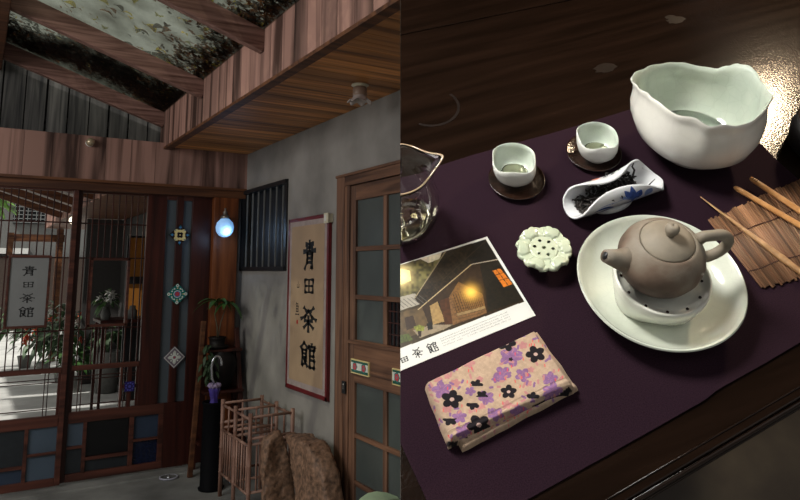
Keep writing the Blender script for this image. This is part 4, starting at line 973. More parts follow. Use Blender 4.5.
# ---- porcelain tea boat with painted orchid
q1, q2 = tp(567, 211, .01), tp(650, 181, .01); bc = (q1+q2)/2; br_ = math.atan2(q2.y-q1.y, q2.x-q1.x)
q1b, q2b = tp(566, 212, .008), tp(652, 184, .008); LB = .107
boat = troot('tea_boat', bc.x+.001, bc.y-.003, TC, br_, 'white folded porcelain tea boat painted with a blue orchid, filled with dark tea leaves', 'dish')
def boat_pt(s, a, lift=0.):
    """s in -1..1 along the fold, a in -1..1 across"""
    hw = .047*max(0, 1-abs(s)**2.6)**.5 if s < 0 else (.047-.016*s**3)*max(0, 1-max(0, (s-.93)/.07)**3*.35); r = .0178+.0055*max(0, s)**1.6
    hw *= 1+(.20 if a > 0 else .04)*max(0, 1-(abs(s+.15)/.75)**2)
    if a < 0: hw *= .95-.20*max(0, (s-.55)/.45)**2
    phi = a*hw/r; end = .004*s*s
    return Vector((s*LB/2+(.016*(1-a*a)*s*s-.003 if s > 0 else -.003*(1-s*s*0)), (r-lift)*math.sin(phi), .002+r-(r-lift)*math.cos(phi)+end))
bm_ = MB(); K1, K2 = 48, 40; vs = []; fs = []
for lay, lf_ in ((0, 0.), (1, .0022)):
    for i in range(K1+1):
        s = -1+2*i/K1; s = max(-.9985, math.sin(s*PI/2))
        for j in range(K2+1): vs.append(boat_pt(s, -1+2*j/K2, lf_))
W_ = K2+1; NL = (K1+1)*W_
for i in range(K1):
    for j in range(K2):
        a_, b_, c_, d_ = i*W_+j, i*W_+j+1, (i+1)*W_+j+1, (i+1)*W_+j
        fs.append((a_, b_, c_, d_)); fs.append((NL+d_, NL+c_, NL+b_, NL+a_))
for i in range(K1):
    fs.append((i*W_, (i+1)*W_, NL+(i+1)*W_, NL+i*W_)); j = K2; fs.append((i*W_+j, NL+i*W_+j, NL+(i+1)*W_+j, (i+1)*W_+j))
for j in range(K2): fs.append((j, NL+j, NL+j+1, j+1)); i = K1*W_; fs.append((i+j, i+j+1, NL+i+j+1, NL+i+j))
bm_.add(vs, fs, 0, True); tpart('shell', bm_, 'porcelain', boat)
tpart('foot', MB().lathe([(0, 0), (.014, 0), (.016, .001), (.012, .004), (0, .004)], 36, 0, (0, 0, 0), lambda r, z, g, i: (r*1.7*math.cos(g), r*math.sin(g), z)), 'porcelain', boat)
# painted marks follow the outside of the shell; petals (s0, a0, s1, a1, half width, colour)
pt = MB()
def petal(s0, a0, s1, a1, w_, mi, bend=0.):
    K = 8; L_, R__ = [], []
    for k in range(K+1):
        t = k/K; d = Vector((s1-s0, a1-a0)); nn = Vector((-d.y, d.x)).normalized() if d.length else Vector((0, 1)); c = Vector((s0, a0))+d*t+nn*bend*math.sin(PI*t)
        ww = w_*math.sin(PI*(.08+.88*t)); p, q = c+nn*ww, c-nn*ww
        L_.append(boat_pt(max(-.99, min(.99, p.x)), p.y, -.00035)); R__.append(boat_pt(max(-.99, min(.99, q.x)), q.y, -.00035))
    for k in range(K): pt.poly([L_[k], R__[k], R__[k+1], L_[k+1]], mi)
M['cobalt'] = plain('cobalt brushwork', s2l(60, 85, 150), .15, var=.35, scale=300); M['cobalt_l'] = plain('pale cobalt wash', s2l(130, 150, 195), .15, var=.2, scale=300)
M['blush'] = plain('coral wash', s2l(225, 140, 120), .15)
for a in ((.26, -.60, .08, -.88, .075, 0, 0), (.26, -.60, .42, -.86, .08, 0, .02), (.26, -.56, .24, -.96, .07, 0, 0), (.26, -.58, -.05, -.76, .035, 1, .02), (.30, -.6, .12, -.42, .04, 1, -.03), (.12, -.42, -.05, -.40, .035, 1, 0), (.32, -.62, .58, -.66, .02, 1, .03), (.50, -.66, .64, -.92, .07, 1, 0), (.34, -.6, .38, -.42, .02, 1, 0), (.25, -.62, -.12, -.66, .010, 1, .04),
          (-.15, -.52, -.62, -.66, .035, 0, .03), (-.18, -.50, -.5, -.54, .022, 0, -.02), (-.1, -.66, -.55, -.72, .012, 1, 0)): petal(*a)
for k, (s_, a_) in enumerate(((-.12, .80), (-.03, .79), (.07, .81), (.17, .79), (.26, .82))):
    petal(s_, a_-.05, s_+.05*(-1)**k, a_+.06, .013, 2, .02); petal(s_-.02, a_+.04, s_+.03, a_-.01, .010, 2, 0)
petal(-.42, .77, -.2, .80, .05, 3, 0)
tpart('painted_orchid', pt, ['cobalt', 'cobalt_l', 'ink', 'blush'], boat)
tlv = MB(); q = random.Random(21)
for k in range(760):
    s = q.uniform(-.80, .62); yy = q.gauss(0, .008)*(1-abs(s)**3*.7); z = .007+q.uniform(0, .0165)*(1-(abs(s)/.9)**2)+.5*yy*yy*60
    if abs(yy) > .017: continue
    a, e_ = q.uniform(0, 2*PI), q.uniform(-.7, .7); l = q.uniform(.003, .0075); d = Vector((math.cos(a)*math.cos(e_), math.sin(a)*math.cos(e_), math.sin(e_)))
    c = Vector((s*LB/2, yy, z)); n1 = d.orthogonal().normalized()*l*.25*q.uniform(-1, 1)
    tlv.tube([c-d*l/2, c-d*l*.15+n1, c+d*l*.2-n1, c+d*l/2], [q.uniform(.0005, .001), q.uniform(.0008, .0015), q.uniform(.0007, .0013), .0003], 5)
tlv.tube([(.030, .008, .022), (.032, .010, .028), (.029, .012, .033), (.031, .013, .037)], [.0014, .0012, .001, .0006], 6).tube([(.042, -.006, .014), (.049, -.006, .022)], [.0009, .0004], 5)
M['tealeaf'] = plain('dark rolled tea', (.012, .008, .006), .45, var=.7, scale=300)
o = tthing('tea_leaves', tlv, 'tealeaf', bc.x+.001, bc.y-.003, TC, br_, 'heap of dark rolled tea leaves lying in the porcelain tea boat', 'tea leaves'); o['kind'] = 'stuff'

# ---- flower-shaped lid rest
f0 = tp(545, 264); hF = .0215
fw = troot('flower_lid_rest', f0.x-.002, f0.y+.0045, TC, rad(12), 'pale green flower-shaped ceramic lid rest with seven holes beside the postcard', 'lid rest')
RF = .0285; holes = [(0, 0)]+[(.0092*math.cos(k*PI/3+.3), .0092*math.sin(k*PI/3+.3)) for k in range(6)]
vs, fs = [], []; NR, NT = 46, 180
def ftop(r, g):
    k = 6*(g/(2*PI)) % 1; k2 = (6*(g/(2*PI))+.5) % 1
    e1 = abs(math.sin(3*g)); out_ = .91+.09*abs(math.sin(6*g))**.7          # twelve scallops
    t = r/RF
    z = hF
    if t < .50: z += -.0012*(t/.5)**6*0
    if .48 < t < .56: z -= .0010*(1-abs(t-.52)/.04)
    if t >= .52:
        d = abs(((g/(PI/3)) % 1)-.5)*2       # 1 at petal seam (front petals), 0 in the middle
        wid = .74*math.sqrt(max(0, 1-((t-.74)/.30)**2))
        if d < wid: z += .0019*(1-(d/wid)**2)*min(1, (t-.52)/.1)+.0006
        else: z -= .0006
        if abs(d-wid) < .05: z -= .0007
        z += .0015*(t-.52)
    if t > .93: z -= .0030*((t-.93)/.07)**2
    return z, out_
for i in range(NR+1):
    for j in range(NT):
        g = 2*PI*j/NT; r = RF*i/NR; z, o_ = ftop(r, g); k = 1-(1-o_)*(i/NR)**3; vs.append((r*k*math.cos(g), r*k*math.sin(g), z))
def inhole(i, j):
    g = 2*PI*(j+.5)/NT; r = RF*(i+.5)/NR; x, y = r*math.cos(g), r*math.sin(g)
    return any((x-a)**2+(y-b)**2 < .0017**2 for a, b in holes)
for i in range(NR):
    for j in range(NT):
        j2 = (j+1) % NT
        if not inhole(i, j): fs.append((i*NT+j, (i+1)*NT+j, (i+1)*NT+j2, i*NT+j2))
base_ = len(vs)
for (r, z) in ((.0265, hF-.0040), (.023, hF-.006), (.014, .008), (.0125, .004), (.0135, 0), (.011, 0), (.0105, .004), (.012, .008), (.020, hF-.0065), (.0005, hF-.0045)):
    for j in range(NT): g = 2*PI*j/NT; k = 1-.04*(1-abs(math.sin(6*g)))*(r > .023); vs.append((r*k*math.cos(g), r*k*math.sin(g), z))
prev_ = NR*NT
for q_ in range(10):
    cur = base_+q_*NT
    for j in range(NT): j2 = (j+1) % NT; fs.append((prev_+j, cur+j, cur+j2, prev_+j2))
    prev_ = cur
fb = MB().add(vs, fs, 0, True)
M['flowerglaze'] = crackle('pale cream green glaze', (.56, .60, .44), (.46, .54, .40), 90, .05, .14)
tpart('petals', fb, 'flowerglaze', fw)
tpart('foot', MB().lathe([(0, .001), (.0104, .001), (.0104, .012), (0, .0125)], 32, 0), 'darkgap', fw)

# ---- wide tea plate, stand, teapot
p0 = tp(656, 296)
pl = troot('tea_plate', p0.x, p0.y, TC, 0, 'wide shallow celadon plate with fine crackle under the clay teapot', 'plate')
RP = .0775
def pm(r, z, g, i): return (r*math.cos(g)-.05*z, r*math.sin(g)+.10*z, z+(.0006*math.sin(3*g) if r > .07 else 0))
po = [(0, .003), (.040, .003), (.042, 0), (.046, 0), (.0475, .004), (.060, .008), (.0715, .016), (RP, .0245), (RP+.0008, .0262), (RP-.0002, .0273)]
pi_ = [(RP-.0002, .0273), (RP-.002, .0266), (RP-.004, .0235), (.068, .0160), (.058, .0100), (.046, .0072), (.020, .0062), (0, .006)]
tpart('body', MB().lathe(po, 128, 0, (0, 0, 0), pm, close=False), 'celadon', pl); tpart('inner_glaze', MB().lathe(pi_, 128, 0, (0, 0, 0), pm, close=False), 'celadon', pl)
s0 = tp(655, 302, .008)
M['standwhite'] = crackle('cream white stand glaze', (.68, .68, .60), (.60, .61, .53), 50, .02, .15)
stn = troot('teapot_stand', s0.x+.001, s0.y+.005, TC+.0066, rad(-62), 'white ceramic draining stand with small holes holding the teapot in the plate', 'stand')
RS = .0440
def sm_(r, z, g, i):
    t = max(0, 1-z/.016); k = 1+.06*t-.20*t*(1-math.cos(3*g))*.5
    return (r*k*math.cos(g), r*k*math.sin(g), z)
tpart('body', MB().lathe([(0, 0), (.035, 0), (.037, .002), (.0405, .010), (.0425, .0155), (.0432, .0175), (RS, .020), (RS, .0245), (RS-.001, .0255), (RS-.0028, .025), (RS-.0035, .0220), (.024, .019), (0, .018)], 96, 0, (0, 0, 0), sm_), 'standwhite', stn)
for v in [c for c in COL.objects if c.parent == stn][0].data.vertices: v.co.z *= 1.48
hl = MB()
for k in range(12): a = k*PI/6+.1; hl.lathe([(0, .0324), (.0014, .0324), (.0014, .0314), (0, .0312)], 12, 0, (.0365*math.cos(a), .0365*math.sin(a), 0))
for k, h in enumerate((0,)): tpart('drain_hole', hl, 'saucer', stn)
# teapot, local x points from spout to handle
t0 = tp(653, 276, .0390)
h1, h2 = tp(608, 255, .062), tp(725, 238, .060); rt_ = math.atan2(h2.y-h1.y, h2.x-h1.x)
PZ = TC+.0066+.0295
PS = (.94, .94, 1.10)
tpo = troot('clay_teapot', t0.x, t0.y, PZ, rt_, 'grey brown unglazed clay teapot with a round knobbed lid on the white stand', 'teapot')
m, nt, b = nodes('unglazed wood-fired clay'); N = nt.nodes.new; L = nt.links.new
tc = N('ShaderNodeTexCoord'); nz = N('ShaderNodeTexNoise'); nz.inputs['Scale'].default_value = 26; nz.inputs['Detail'].default_value = 5; L(tc.outputs['Object'], nz.inputs['Vector'])
nb = N('ShaderNodeTexNoise'); nb.inputs['Scale'].default_value = 22; nb.inputs['Detail'].default_value = 3; L(tc.outputs['Object'], nb.inputs['Vector'])
sp = N('ShaderNodeSeparateXYZ'); L(tc.outputs['Object'], sp.inputs[0])
mz = N('ShaderNodeMath'); mz.operation = 'MULTIPLY_ADD'; mz.inputs[1].default_value = 9.; L(sp.outputs['Z'], mz.inputs[0]); L(nb.outputs['Fac'], mz.inputs[2])
cr = N('ShaderNodeValToRGB'); e = cr.color_ramp.elements; e[0].position = .60; e[0].color = (.062, .038, .028, 1); e[1].position = 1.0; e[1].color = (.235, .205, .160, 1)
k_ = e.new(.80); k_.color = (.15, .105, .075, 1); L(mz.outputs[0], cr.inputs['Fac'])
n3 = N('ShaderNodeTexNoise'); n3.inputs['Scale'].default_value = 500; L(tc.outputs['Object'], n3.inputs['Vector'])
bp = N('ShaderNodeBump'); bp.inputs['Strength'].default_value = .3; bp.inputs['Distance'].default_value = .0006; L(n3.outputs['Fac'], bp.inputs['Height']); L(bp.outputs['Normal'], b.inputs['Normal'])
L(cr.outputs['Color'], b.inputs['Base Color']); b.inputs['Roughness'].default_value = .62; b.inputs['Specular IOR Level'].default_value = .35; M['clay'] = m
M['clay_lid'] = plain('grey buff clay', (.23, .195, .145), .62, var=.2, scale=40, bump=.1)
bodyp = [(0, 0), (.018, 0), (.022, .0008), (.030, .006), (.0365, .014), (.0402, .023), (.0408, .030), (.0385, .038), (.0335, .0445), (.0285, .0485), (.0262, .0498), (.0252, .0497), (.0250, .0480), (0, .047)]
tpart('body', MB().lathe(bodyp, 96, 0), 'clay', tpo)
lid = tpart('lid', MB().lathe([(.0246, .0486), (.0248, .0500), (.0240, .0512), (.018, .0545), (.010, .0570), (.005, .058), (0, .058)], 72, 0), 'clay_lid', tpo)
tpart('knob', MB().lathe([(.0042, .0572), (.0036, .0590), (.0052, .0610), (.0066, .0640), (.0064, .0668), (.0045, .0692), (.0014, .0702), (.0008, .0690), (0, .0688)], 40, 0), 'clay_lid', lid)
sp_ = [(-.028, 0, .029), (-.036, 0, .0315), (-.044, 0, .0345), (-.052, 0, .0385), (-.0595, 0, .0425)]
tpart('spout', MB().tube(sp_, [.0150, .0125, .0095, .0075, .0058], 24, cap=True), 'clay', tpo)
spd = Vector((-.0075, 0, .0040)).normalized(); e0 = Vector((-.0596, 0, .04255))
tpart('spout_mouth', MB().tube([e0, e0+spd*.0004], .0036, 20), 'darkgap', tpo)
hd = []
for k in range(15):
    a = rad(112)-rad(236)*k/14; hd.append((.0475+.0185*math.cos(a), 0, .0325+.0150*math.sin(a)))
hd = [(.031, 0, .0445), (.037, 0, .0480)]+hd[1:13]+[(.040, 0, .0180)]
tpart('handle', MB().tube(hd, [.0060]+[.0052+.0006*math.sin(k) *0 for k in range(len(hd)-2)]+[.0050], 20, sq=1.), 'clay_lid', tpo)

for o_ in [c for c in COL.objects if c.parent == tpo or (c.parent and c.parent.parent == tpo)]:
    for v in o_.data.vertices: v.co = (v.co.x*PS[0], v.co.y*PS[1], v.co.z*PS[2])
# ---- glass pitcher
g0 = tp(399, 226); 
gp_ = troot('glass_pitcher', g0.x, g0.y, TC, rad(-14), 'clear round glass pitcher with pointed lip and a little pale tea, left of table', 'pitcher')
M['clearglass'] = glass('clear glass', (.97, .97, .95), 0, 1.47)
hg = .088
def gm(r, z, g, i):
    t = max(0, (z-.062)/(hg-.062)); c = max(0, math.cos(g))**10
    lip = .011*t**1.5*c*(r/.034); 
    return ((r+lip)*math.cos(g), r*math.sin(g)*(1-.25*t*c), z+.010*t*c + .004*t*max(0, -math.cos(g)))
gout = [(0, 0), (.022, 0), (.030, .003), (.040, .014), (.0445, .030), (.0435, .046), (.038, .062), (.0345, .074), (.0345, .084), (.0358, hg), (.0350, hg+.0012)]
gin = [(.0350, hg+.0012), (.0336, hg), (.0324, .084), (.0324, .074), (.036, .061), (.0415, .046), (.0425, .030), (.038, .015), (.029, .005), (.020, .0025), (0, .0025)]
gb_ = MB().lathe(gout+gin[1:], 72, 0, (0, 0, 0), gm)
o = tpart('body', gb_, 'clearglass', gp_); cut(o, gp_.matrix_world)
rimm = MB().lathe([(.0350+.0009*math.cos(a), hg+.0008+.0009*math.sin(a)) for a in [2*PI*k/8 for k in range(9)]], 72, 0, (0, 0, 0), lambda r, z, g, i: gm(r, z, g, i), close=False)
o = tpart('rim', rimm, plain('amber tinged rim', (.42, .30, .19), .08, coat=1), gp_); cut(o, gp_.matrix_world)
o = tpart('tea', MB().lathe([(0, .0027), (.020, .0029), (.0285, .0053), (.0340, .0105), (.0345, .0115), (0, .0115)], 60, 0), glass('pale golden tea', (.93, .88, .66), 0, 1.33), gp_); cut(o, gp_.matrix_world)

# ---- bamboo mat (slats run down right), tongs and pick
A_, B_, C_, D_ = tp(707, 223), tp(761, 292), tp(868, 262), tp(812, 175)
mt_ = troot('bamboo_mat', 0, 0, TC, 0, 'small brown bamboo slat mat lying at the right end of the runner', 'mat')
sl = MB(); NS = 50; q = random.Random(4)
for k in range(NS):
    t = (k+.5)/NS; a = A_.lerp(D_, t); b_ = B_.lerp(C_, t); d = (b_-a).normalized(); ja, jb = q.uniform(-.0015, .0015), q.uniform(-.003, .0015)
    w_ = (D_-A_).length/NS*.40; z = .0018+q.uniform(-.0002, .0003); sl.tube([a+d*ja+Vector((0, 0, z)), a.lerp(b_, .5)+Vector((0, 0, z)), b_+d*jb+Vector((0, 0, z))], [w_, w_*q.uniform(.9, 1.08), w_], 7)
M['slatbamboo'] = wood('split bamboo slats', (.13, .058, .028), (.30, .16, .085), 'x', .25, .5, .55, bump=.1)
tpart('slats', sl, 'slatbamboo', mt_)
for t in (.30, .76):
    th = []
    for k in range(NS*2+1): u = k/(NS*2); p = A_.lerp(B_, t).lerp(D_.lerp(C_, t), u); th.append(p+Vector((0, 0, .0030+.0006*(k % 2)))+ (B_-A_).normalized()*.0008*math.sin(u*17))
    tpart('binding_thread', MB().tube(th, .0006, 5), plain('dark brown thread', (.045, .012, .008), .8), mt_)
M['tongwood'] = wood('honey bamboo', (.30, .125, .035), (.50, .25, .085), 'x', 3., .35, .1); M['needlewood'] = wood('tan bamboo needle', (.26, .13, .05), (.48, .28, .13), 'x', 3., .45, .1)
ZT = TC+.0036
tg = troot('bamboo_tongs', 0, 0, ZT, 0, 'honey coloured bamboo tongs with two flat arms lying on the mat', 'tongs')
def arm(pts, ws, th_):
    mb = MB(); P_ = [Vector(p) for p in pts]; R_ = []; K = len(P_)
    ring_ = []
    for i, p in enumerate(P_):
        d = (P_[min(i+1, K-1)]-P_[max(0, i-1)]).normalized(); s_ = Vector((0, 0, 1)).cross(d).normalized(); w_ = ws[i]
        ring_.append([p+s_*w_*math.cos(g)+Vector((0, 0, th_*math.sin(g)*(min(1, w_/max(ws)*1.3)))) for g in [2*PI*k/12 for k in range(12)]])
    vs = [v for r in ring_ for v in r]; fs = []
    for i in range(K-1):
        for j in range(12): j2 = (j+1) % 12; fs.append((i*12+j, i*12+j2, (i+1)*12+j2, (i+1)*12+j))
    fs.append(tuple(range(12))[::-1]); fs.append(tuple((K-1)*12+j for j in range(12))); return mb.add(vs, fs, 0, True)
for (p, q_, w_) in (((734, 187), (862, 262), .0034), ((750, 178), (866, 255), .0036)):
    a, b_ = tp(*p, .010), tp(*q_, .010); a.z = b_.z = .0045
    pts = [a.lerp(b_, t) for t in (0, .012, .04, .09, .3, .6, 1)]; tpart('arm', arm(pts, [w_*.35, w_*.75, w_*.98, w_, w_*1.05, w_*1.15, w_*1.2], .0022), 'tongwood', tg)
a, b_ = tp(862, 262, .01), tp(866, 255, .01); a.z = b_.z = .0045; tpart('joint', MB().tube([a, b_], .0042, 12), 'tongwood', tg)
nt_ = MB(); a, b_ = tp(750, 178, .010), tp(866, 255, .010); a.z = b_.z = .0068; d = (b_-a).normalized(); s_ = Vector((0, 0, 1)).cross(d)
for k in range(3): c = a+d*(.0035+.0022*k); nt_.tube([c-s_*.0028, c+s_*.0028], .00035, 6)
tpart('tip_notch', nt_, 'saucer', tg)
pk = MB(); a, b_ = tp(700, 198.5, .004), tp(812, 283, .006); a.z, b_.z = .0012, .0032
K = 12; pts = [a.lerp(b_, k/K) for k in range(K+1)]; rs = [.0006+.0026*min(1, (k/K)*1.5)**1.1 for k in range(K+1)]; rs[6] *= 1.1; rs[9] *= 1.15
tthing('bamboo_tea_needle', MB().tube(pts, rs, 12), 'needlewood', 0, 0, TC+.0030, 0, 'long pointed bamboo tea needle lying across the mat, tip toward the big bowl', 'tea needle')

# ---- dark iron-like caddy at the right edge
c0 = tp(821, 147)
ir = troot('dark_round_box', c0.x, c0.y, 0, 0, 'dark brown round lidded box cut by the right edge of the photo', 'box')
M['iron'] = plain('dark textured lacquer', (.035, .022, .014), .45, var=.5, scale=260, bump=.4)
tpart('body', MB().lathe([(0, 0), (.034, 0), (.038, .004), (.0415, .024), (.0395, .040), (0, .040)], 64, 0), 'black', ir)
tpart('lid', MB().lathe([(.0385, .040), (.0405, .043), (.0385, .0485), (.0365, .0495), (.0345, .0475), (.031, .047), (.012, .0485), (.010, .0505), (.005, .053), (0, .0535)], 64, 0), 'iron', ir)

# ---- postcard (a printed card; the picture is flat)
def grid_print(quad, nu, nv, z, paint, name, mat, zf=None, jit=None):
    vs = []; 
    P00, P10, P11, P01 = quad
    for j in range(nv+1):
        for i in range(nu+1):
            s, t = i/nu, j/nv; p = P00.lerp(P10, s).lerp(P01.lerp(P11, s), t); vs.append((p.x, p.y, z if zf is None else zf(s, t)))
    V = np.array(vs); 
    if jit is not None: V = jit(V, nu, nv)
    px = np.array([tinv(u, v, w) for u, v, w in V]); col = paint(px)
    me = bpy.data.meshes.new(name); W_ = nu+1
    fs = [(j*W_+i, j*W_+i+1, (j+1)*W_+i+1, (j+1)*W_+i) for j in range(nv) for i in range(nu)]
    me.from_pydata([tuple(v) for v in V], [], fs); me.materials.append(M[mat])
    ca = me.color_attributes.new('print', 'FLOAT_COLOR', 'POINT'); ca.data.foreach_set('color', np.concatenate([col, np.ones((len(col), 1))], 1).astype(np.float32).ravel())
    me.polygons.foreach_set('use_smooth', [True]*len(fs)); me.update(); return me
def inpoly(px, poly):
    x, y = px[:, 0], px[:, 1]; r = np.zeros(len(px), bool); k = len(poly)
    for i in range(k):
        x1, y1 = poly[i]; x2, y2 = poly[(i+1) % k]
        c = ((y1 > y) != (y2 > y)) & (x < (x2-x1)*(y-y1)/((y2-y1) if y2 != y1 else 1e-9)+x1); r ^= c
    return r
rng = np.random.default_rng(5)
def vnoise(px, s, seed=0):
    """value noise"""
    g = np.random.default_rng(seed).random((64, 64)); x = px[:, 0]/s; y = px[:, 1]/s; xi = np.floor(x).astype(int); yi = np.floor(y).astype(int); fx = x-xi; fy = y-yi; fx = fx*fx*(3-2*fx); fy = fy*fy*(3-2*fy)
    return (g[xi % 64, yi % 64]*(1-fx)+g[(xi+1) % 64, yi % 64]*fx)*(1-fy)+(g[xi % 64, (yi+1) % 64]*(1-fx)+g[(xi+1) % 64, (yi+1) % 64]*fx)*fy
def zz8(*p): return [(400+a/4.543, 230+b/4.543) for a, b in p]
def segd(px, a, b):
    a = np.array(a); b = np.array(b); d = b-a; t = np.clip(((px-a)@d)/(d@d), 0, 1); return np.linalg.norm(px-(a+t[:, None]*d), axis=1)
def paint_card(px):
    c = np.tile(np.array(s2l(214, 214, 208)), (len(px), 1))
    pic = inpoly(px, [(330, 286), (485.6, 239.2), (524.2, 301.6), (330, 375)])
    img = np.tile(np.array(s2l(58, 48, 26)), (len(px), 1)); nz1 = vnoise(px, 2.2, 1); nz2 = vnoise(px, 7, 2)
    img *= (.5+1.1*nz1*nz2)[:, None]*1.3
    def fill(poly, col, var=.0, s=2., seed=3):
        m_ = inpoly(px, poly); f = 1+var*(vnoise(px, s, seed)[m_]-.5)*2; img[m_] = np.array(s2l(*col))*f[:, None]
    fill(zz8((-400, 330), (0, 158), (190, 100), (175, 160), (70, 295), (-400, 420)), (100, 98, 62), .8, 2.5)       # foliage
    fill(zz8((90, 130), (190, 100), (180, 130), (130, 150)), (235, 232, 215), .2)
    fill(zz8((-60, 200), (0, 175), (45, 185), (50, 230), (0, 250), (-60, 260)), (245, 225, 150), .2)
    fill(zz8((-100, 330), (65, 288), (125, 325), (-100, 400)), (165, 165, 160), .1)                                # small tiled roof
    fill(zz8((65, 310), (205, 98), (400, 38), (450, 132), (325, 155), (100, 350)), (40, 32, 20), .7, 1.6)           # big roof
    fill(zz8((330, 60), (395, 38), (450, 130), (330, 150), (300, 120)), (24, 18, 10), .6, 2.)
    fill(zz8((100, 352), (325, 158), (460, 135), (565, 322), (380, 395), (160, 460), (100, 480)), (50, 36, 20), .4, 2.5)   # wall under eaves
    fill(zz8((360, 150), (455, 138), (560, 318), (400, 372), (390, 300)), (30, 25, 14), .4)
    fill(zz8((225, 300), (265, 235), (375, 290), (388, 352), (258, 390)), (120, 88, 48), .3, 1.2)                 # lit lattice window
    for k in range(14):
        t = k/13; a = (400+(232+t*135)/4.543, 230+(298-(t*60 if t < .3 else 18+(t-.3)*-60))/4.543); b = (a[0]+6, a[1]+17)
        m_ = (segd(px, a, b) < .32) & inpoly(px, zz8((225, 300), (265, 235), (375, 290), (388, 352), (258, 390))); img[m_] = s2l(60, 40, 22)
    fill(zz8((255, 380), (385, 345), (390, 356), (262, 392)), (150, 128, 92), .2)
    fill(zz8((135, 345), (170, 325), (205, 415), (150, 430)), (165, 140, 95), .2); fill(zz8((178, 322), (222, 305), (240, 425), (205, 432)), (75, 45, 22), .3)
    fill(zz8((222, 305), (235, 300), (262, 392), (390, 358), (395, 378), (240, 432)), (120, 90, 58), .3, 1.4)
    for k in range(9): m_ = segd(px, (400+(225+k*5)/4.543, 230+(315+k*13)/4.543), (400+(262+k*16)/4.543, 230+(306+k*10)/4.543)) < .25; img[m_] *= .5
    fill(zz8((420, 185), (455, 175), (512, 245), (472, 260)), (215, 125, 38), .25, 1.5)
    for a, b in (((438, 180), (492, 252)), ((432, 205), (474, 192)), ((450, 228), (495, 218))): m_ = segd(px, *zz8(a, b)) < .32; img[m_] = s2l(60, 28, 10)
    fill(zz8((-100, 400), (0, 375), (100, 350), (135, 440), (60, 480), (-100, 540)), (92, 76, 50), .4, 3)
    fill(zz8((20, 398), (60, 388), (75, 440), (30, 455)), (52, 36, 22), .3); 
    fill(zz8((60, 455), (150, 430), (240, 430), (200, 452), (90, 490)), (150, 140, 122), .15)
    fill(zz8((62, 440), (85, 430), (112, 438), (108, 458), (75, 462)), (130, 140, 60), .5, 1.); fill(zz8((80, 460), (98, 458), (96, 485), (84, 485)), (40, 25, 18))
    fill(zz8((120, 425), (145, 418), (150, 450), (128, 455)), (28, 24, 20), .3)
    fill(zz8((-60, 490), (40, 470), (60, 500), (-60, 530)), (70, 85, 35), .6, 1.5)
    for k in range(11):
        m_ = (segd(px, (400+(85+k*17)/4.543, 230+(300-k*0+k*-22)/4.543), (400+(85+k*17+45)/4.543, 230+(345-k*22+8)/4.543)) < .28) & inpoly(px, zz8((65, 310), (205, 98), (330, 60), (325, 155), (100, 350))); img[m_] *= 1.7
    for a, b, w_, cc in (((68, 308), (205, 100), .5, (150, 140, 115)), ((82, 362), (325, 156), .45, (190, 175, 140)), ((325, 156), (452, 132), .4, (175, 170, 160)), ((190, 230), (395, 45), .2, (70, 60, 42))): m_ = segd(px, *zz8(a, b)) < w_; img[m_] = s2l(*cc)
    for k in range(7): m_ = segd(px, *zz8((k*18-20, 322-k*4), (k*18+18, 352-k*4))) < .3; img[m_] = s2l(90, 90, 88)
    for (c_, r_, cc, p_) in (((322, 283), 34, (255, 205, 90), 1.), ((5, 212), 45, (255, 232, 170), 1.)):      # printed glow of lamp and low sun in the picture
        c2 = np.array(zz8(c_)[0]); d = np.linalg.norm(px-c2, axis=1)/(r_/4.543); w_ = np.exp(-d*d*1.2)*p_; img += w_[:, None]*np.array(s2l(*cc))*1.1
    c[pic] = np.clip(img[pic]*np.array([1.0, .92, .80])*.82, 0, .85); return c
M['print'] = attr_mat('printed card', .35, .4)
ZK = .0006
cn = lambda x, y: tp(x, y, TC+ZK)
K11, K10 = cn(487, 236.5), cn(535.6, 315.4); d1_ = (cn(400, 264.4)-K11).normalized(); d2_ = (cn(400, 371)-K10).normalized()
K01, K00 = K11+d1_*.150, K10+d2_*.150
card = troot('postcard', 0, 0, 0, 0, 'white bordered postcard picturing an old wooden teahouse, lying left on the purple runner', 'postcard')
me = grid_print((K00, K10, K11, K01), 330, 220, TC+ZK, paint_card, 'postcard', 'print')
o = link('printed_face', me, card); cut(o, TAB)
st_ = MB().prism([Vector((p.x, p.y, TC+.0001)) for p in (K00, K10, K11, K01)], (0, 0, ZK-.00015)); o = tpart('card_stock', st_, plain('white card', (.8, .8, .78), .5), card); cut(o, TAB)
ex_ = (K10-K00).normalized(); ey_ = (K11-K10).normalized()
for ch, px, wd in (('tian', (404.5, 359.5), .0075), ('cha', (417.5, 353), .0098), ('guan', (432.5, 347.5), .0098)):
    g = MB(); c = tp(*px, TC+ZK+.00012); hh = wd*(.7 if ch == 'tian' else 1.); glyph(g, ch, c-ex_*wd/2-ey_*hh/2, ex_*wd, ey_*hh, .12 if ch != 'tian' else .16)
    o = tpart('character', g, 'ink', card); cut(o, TAB)
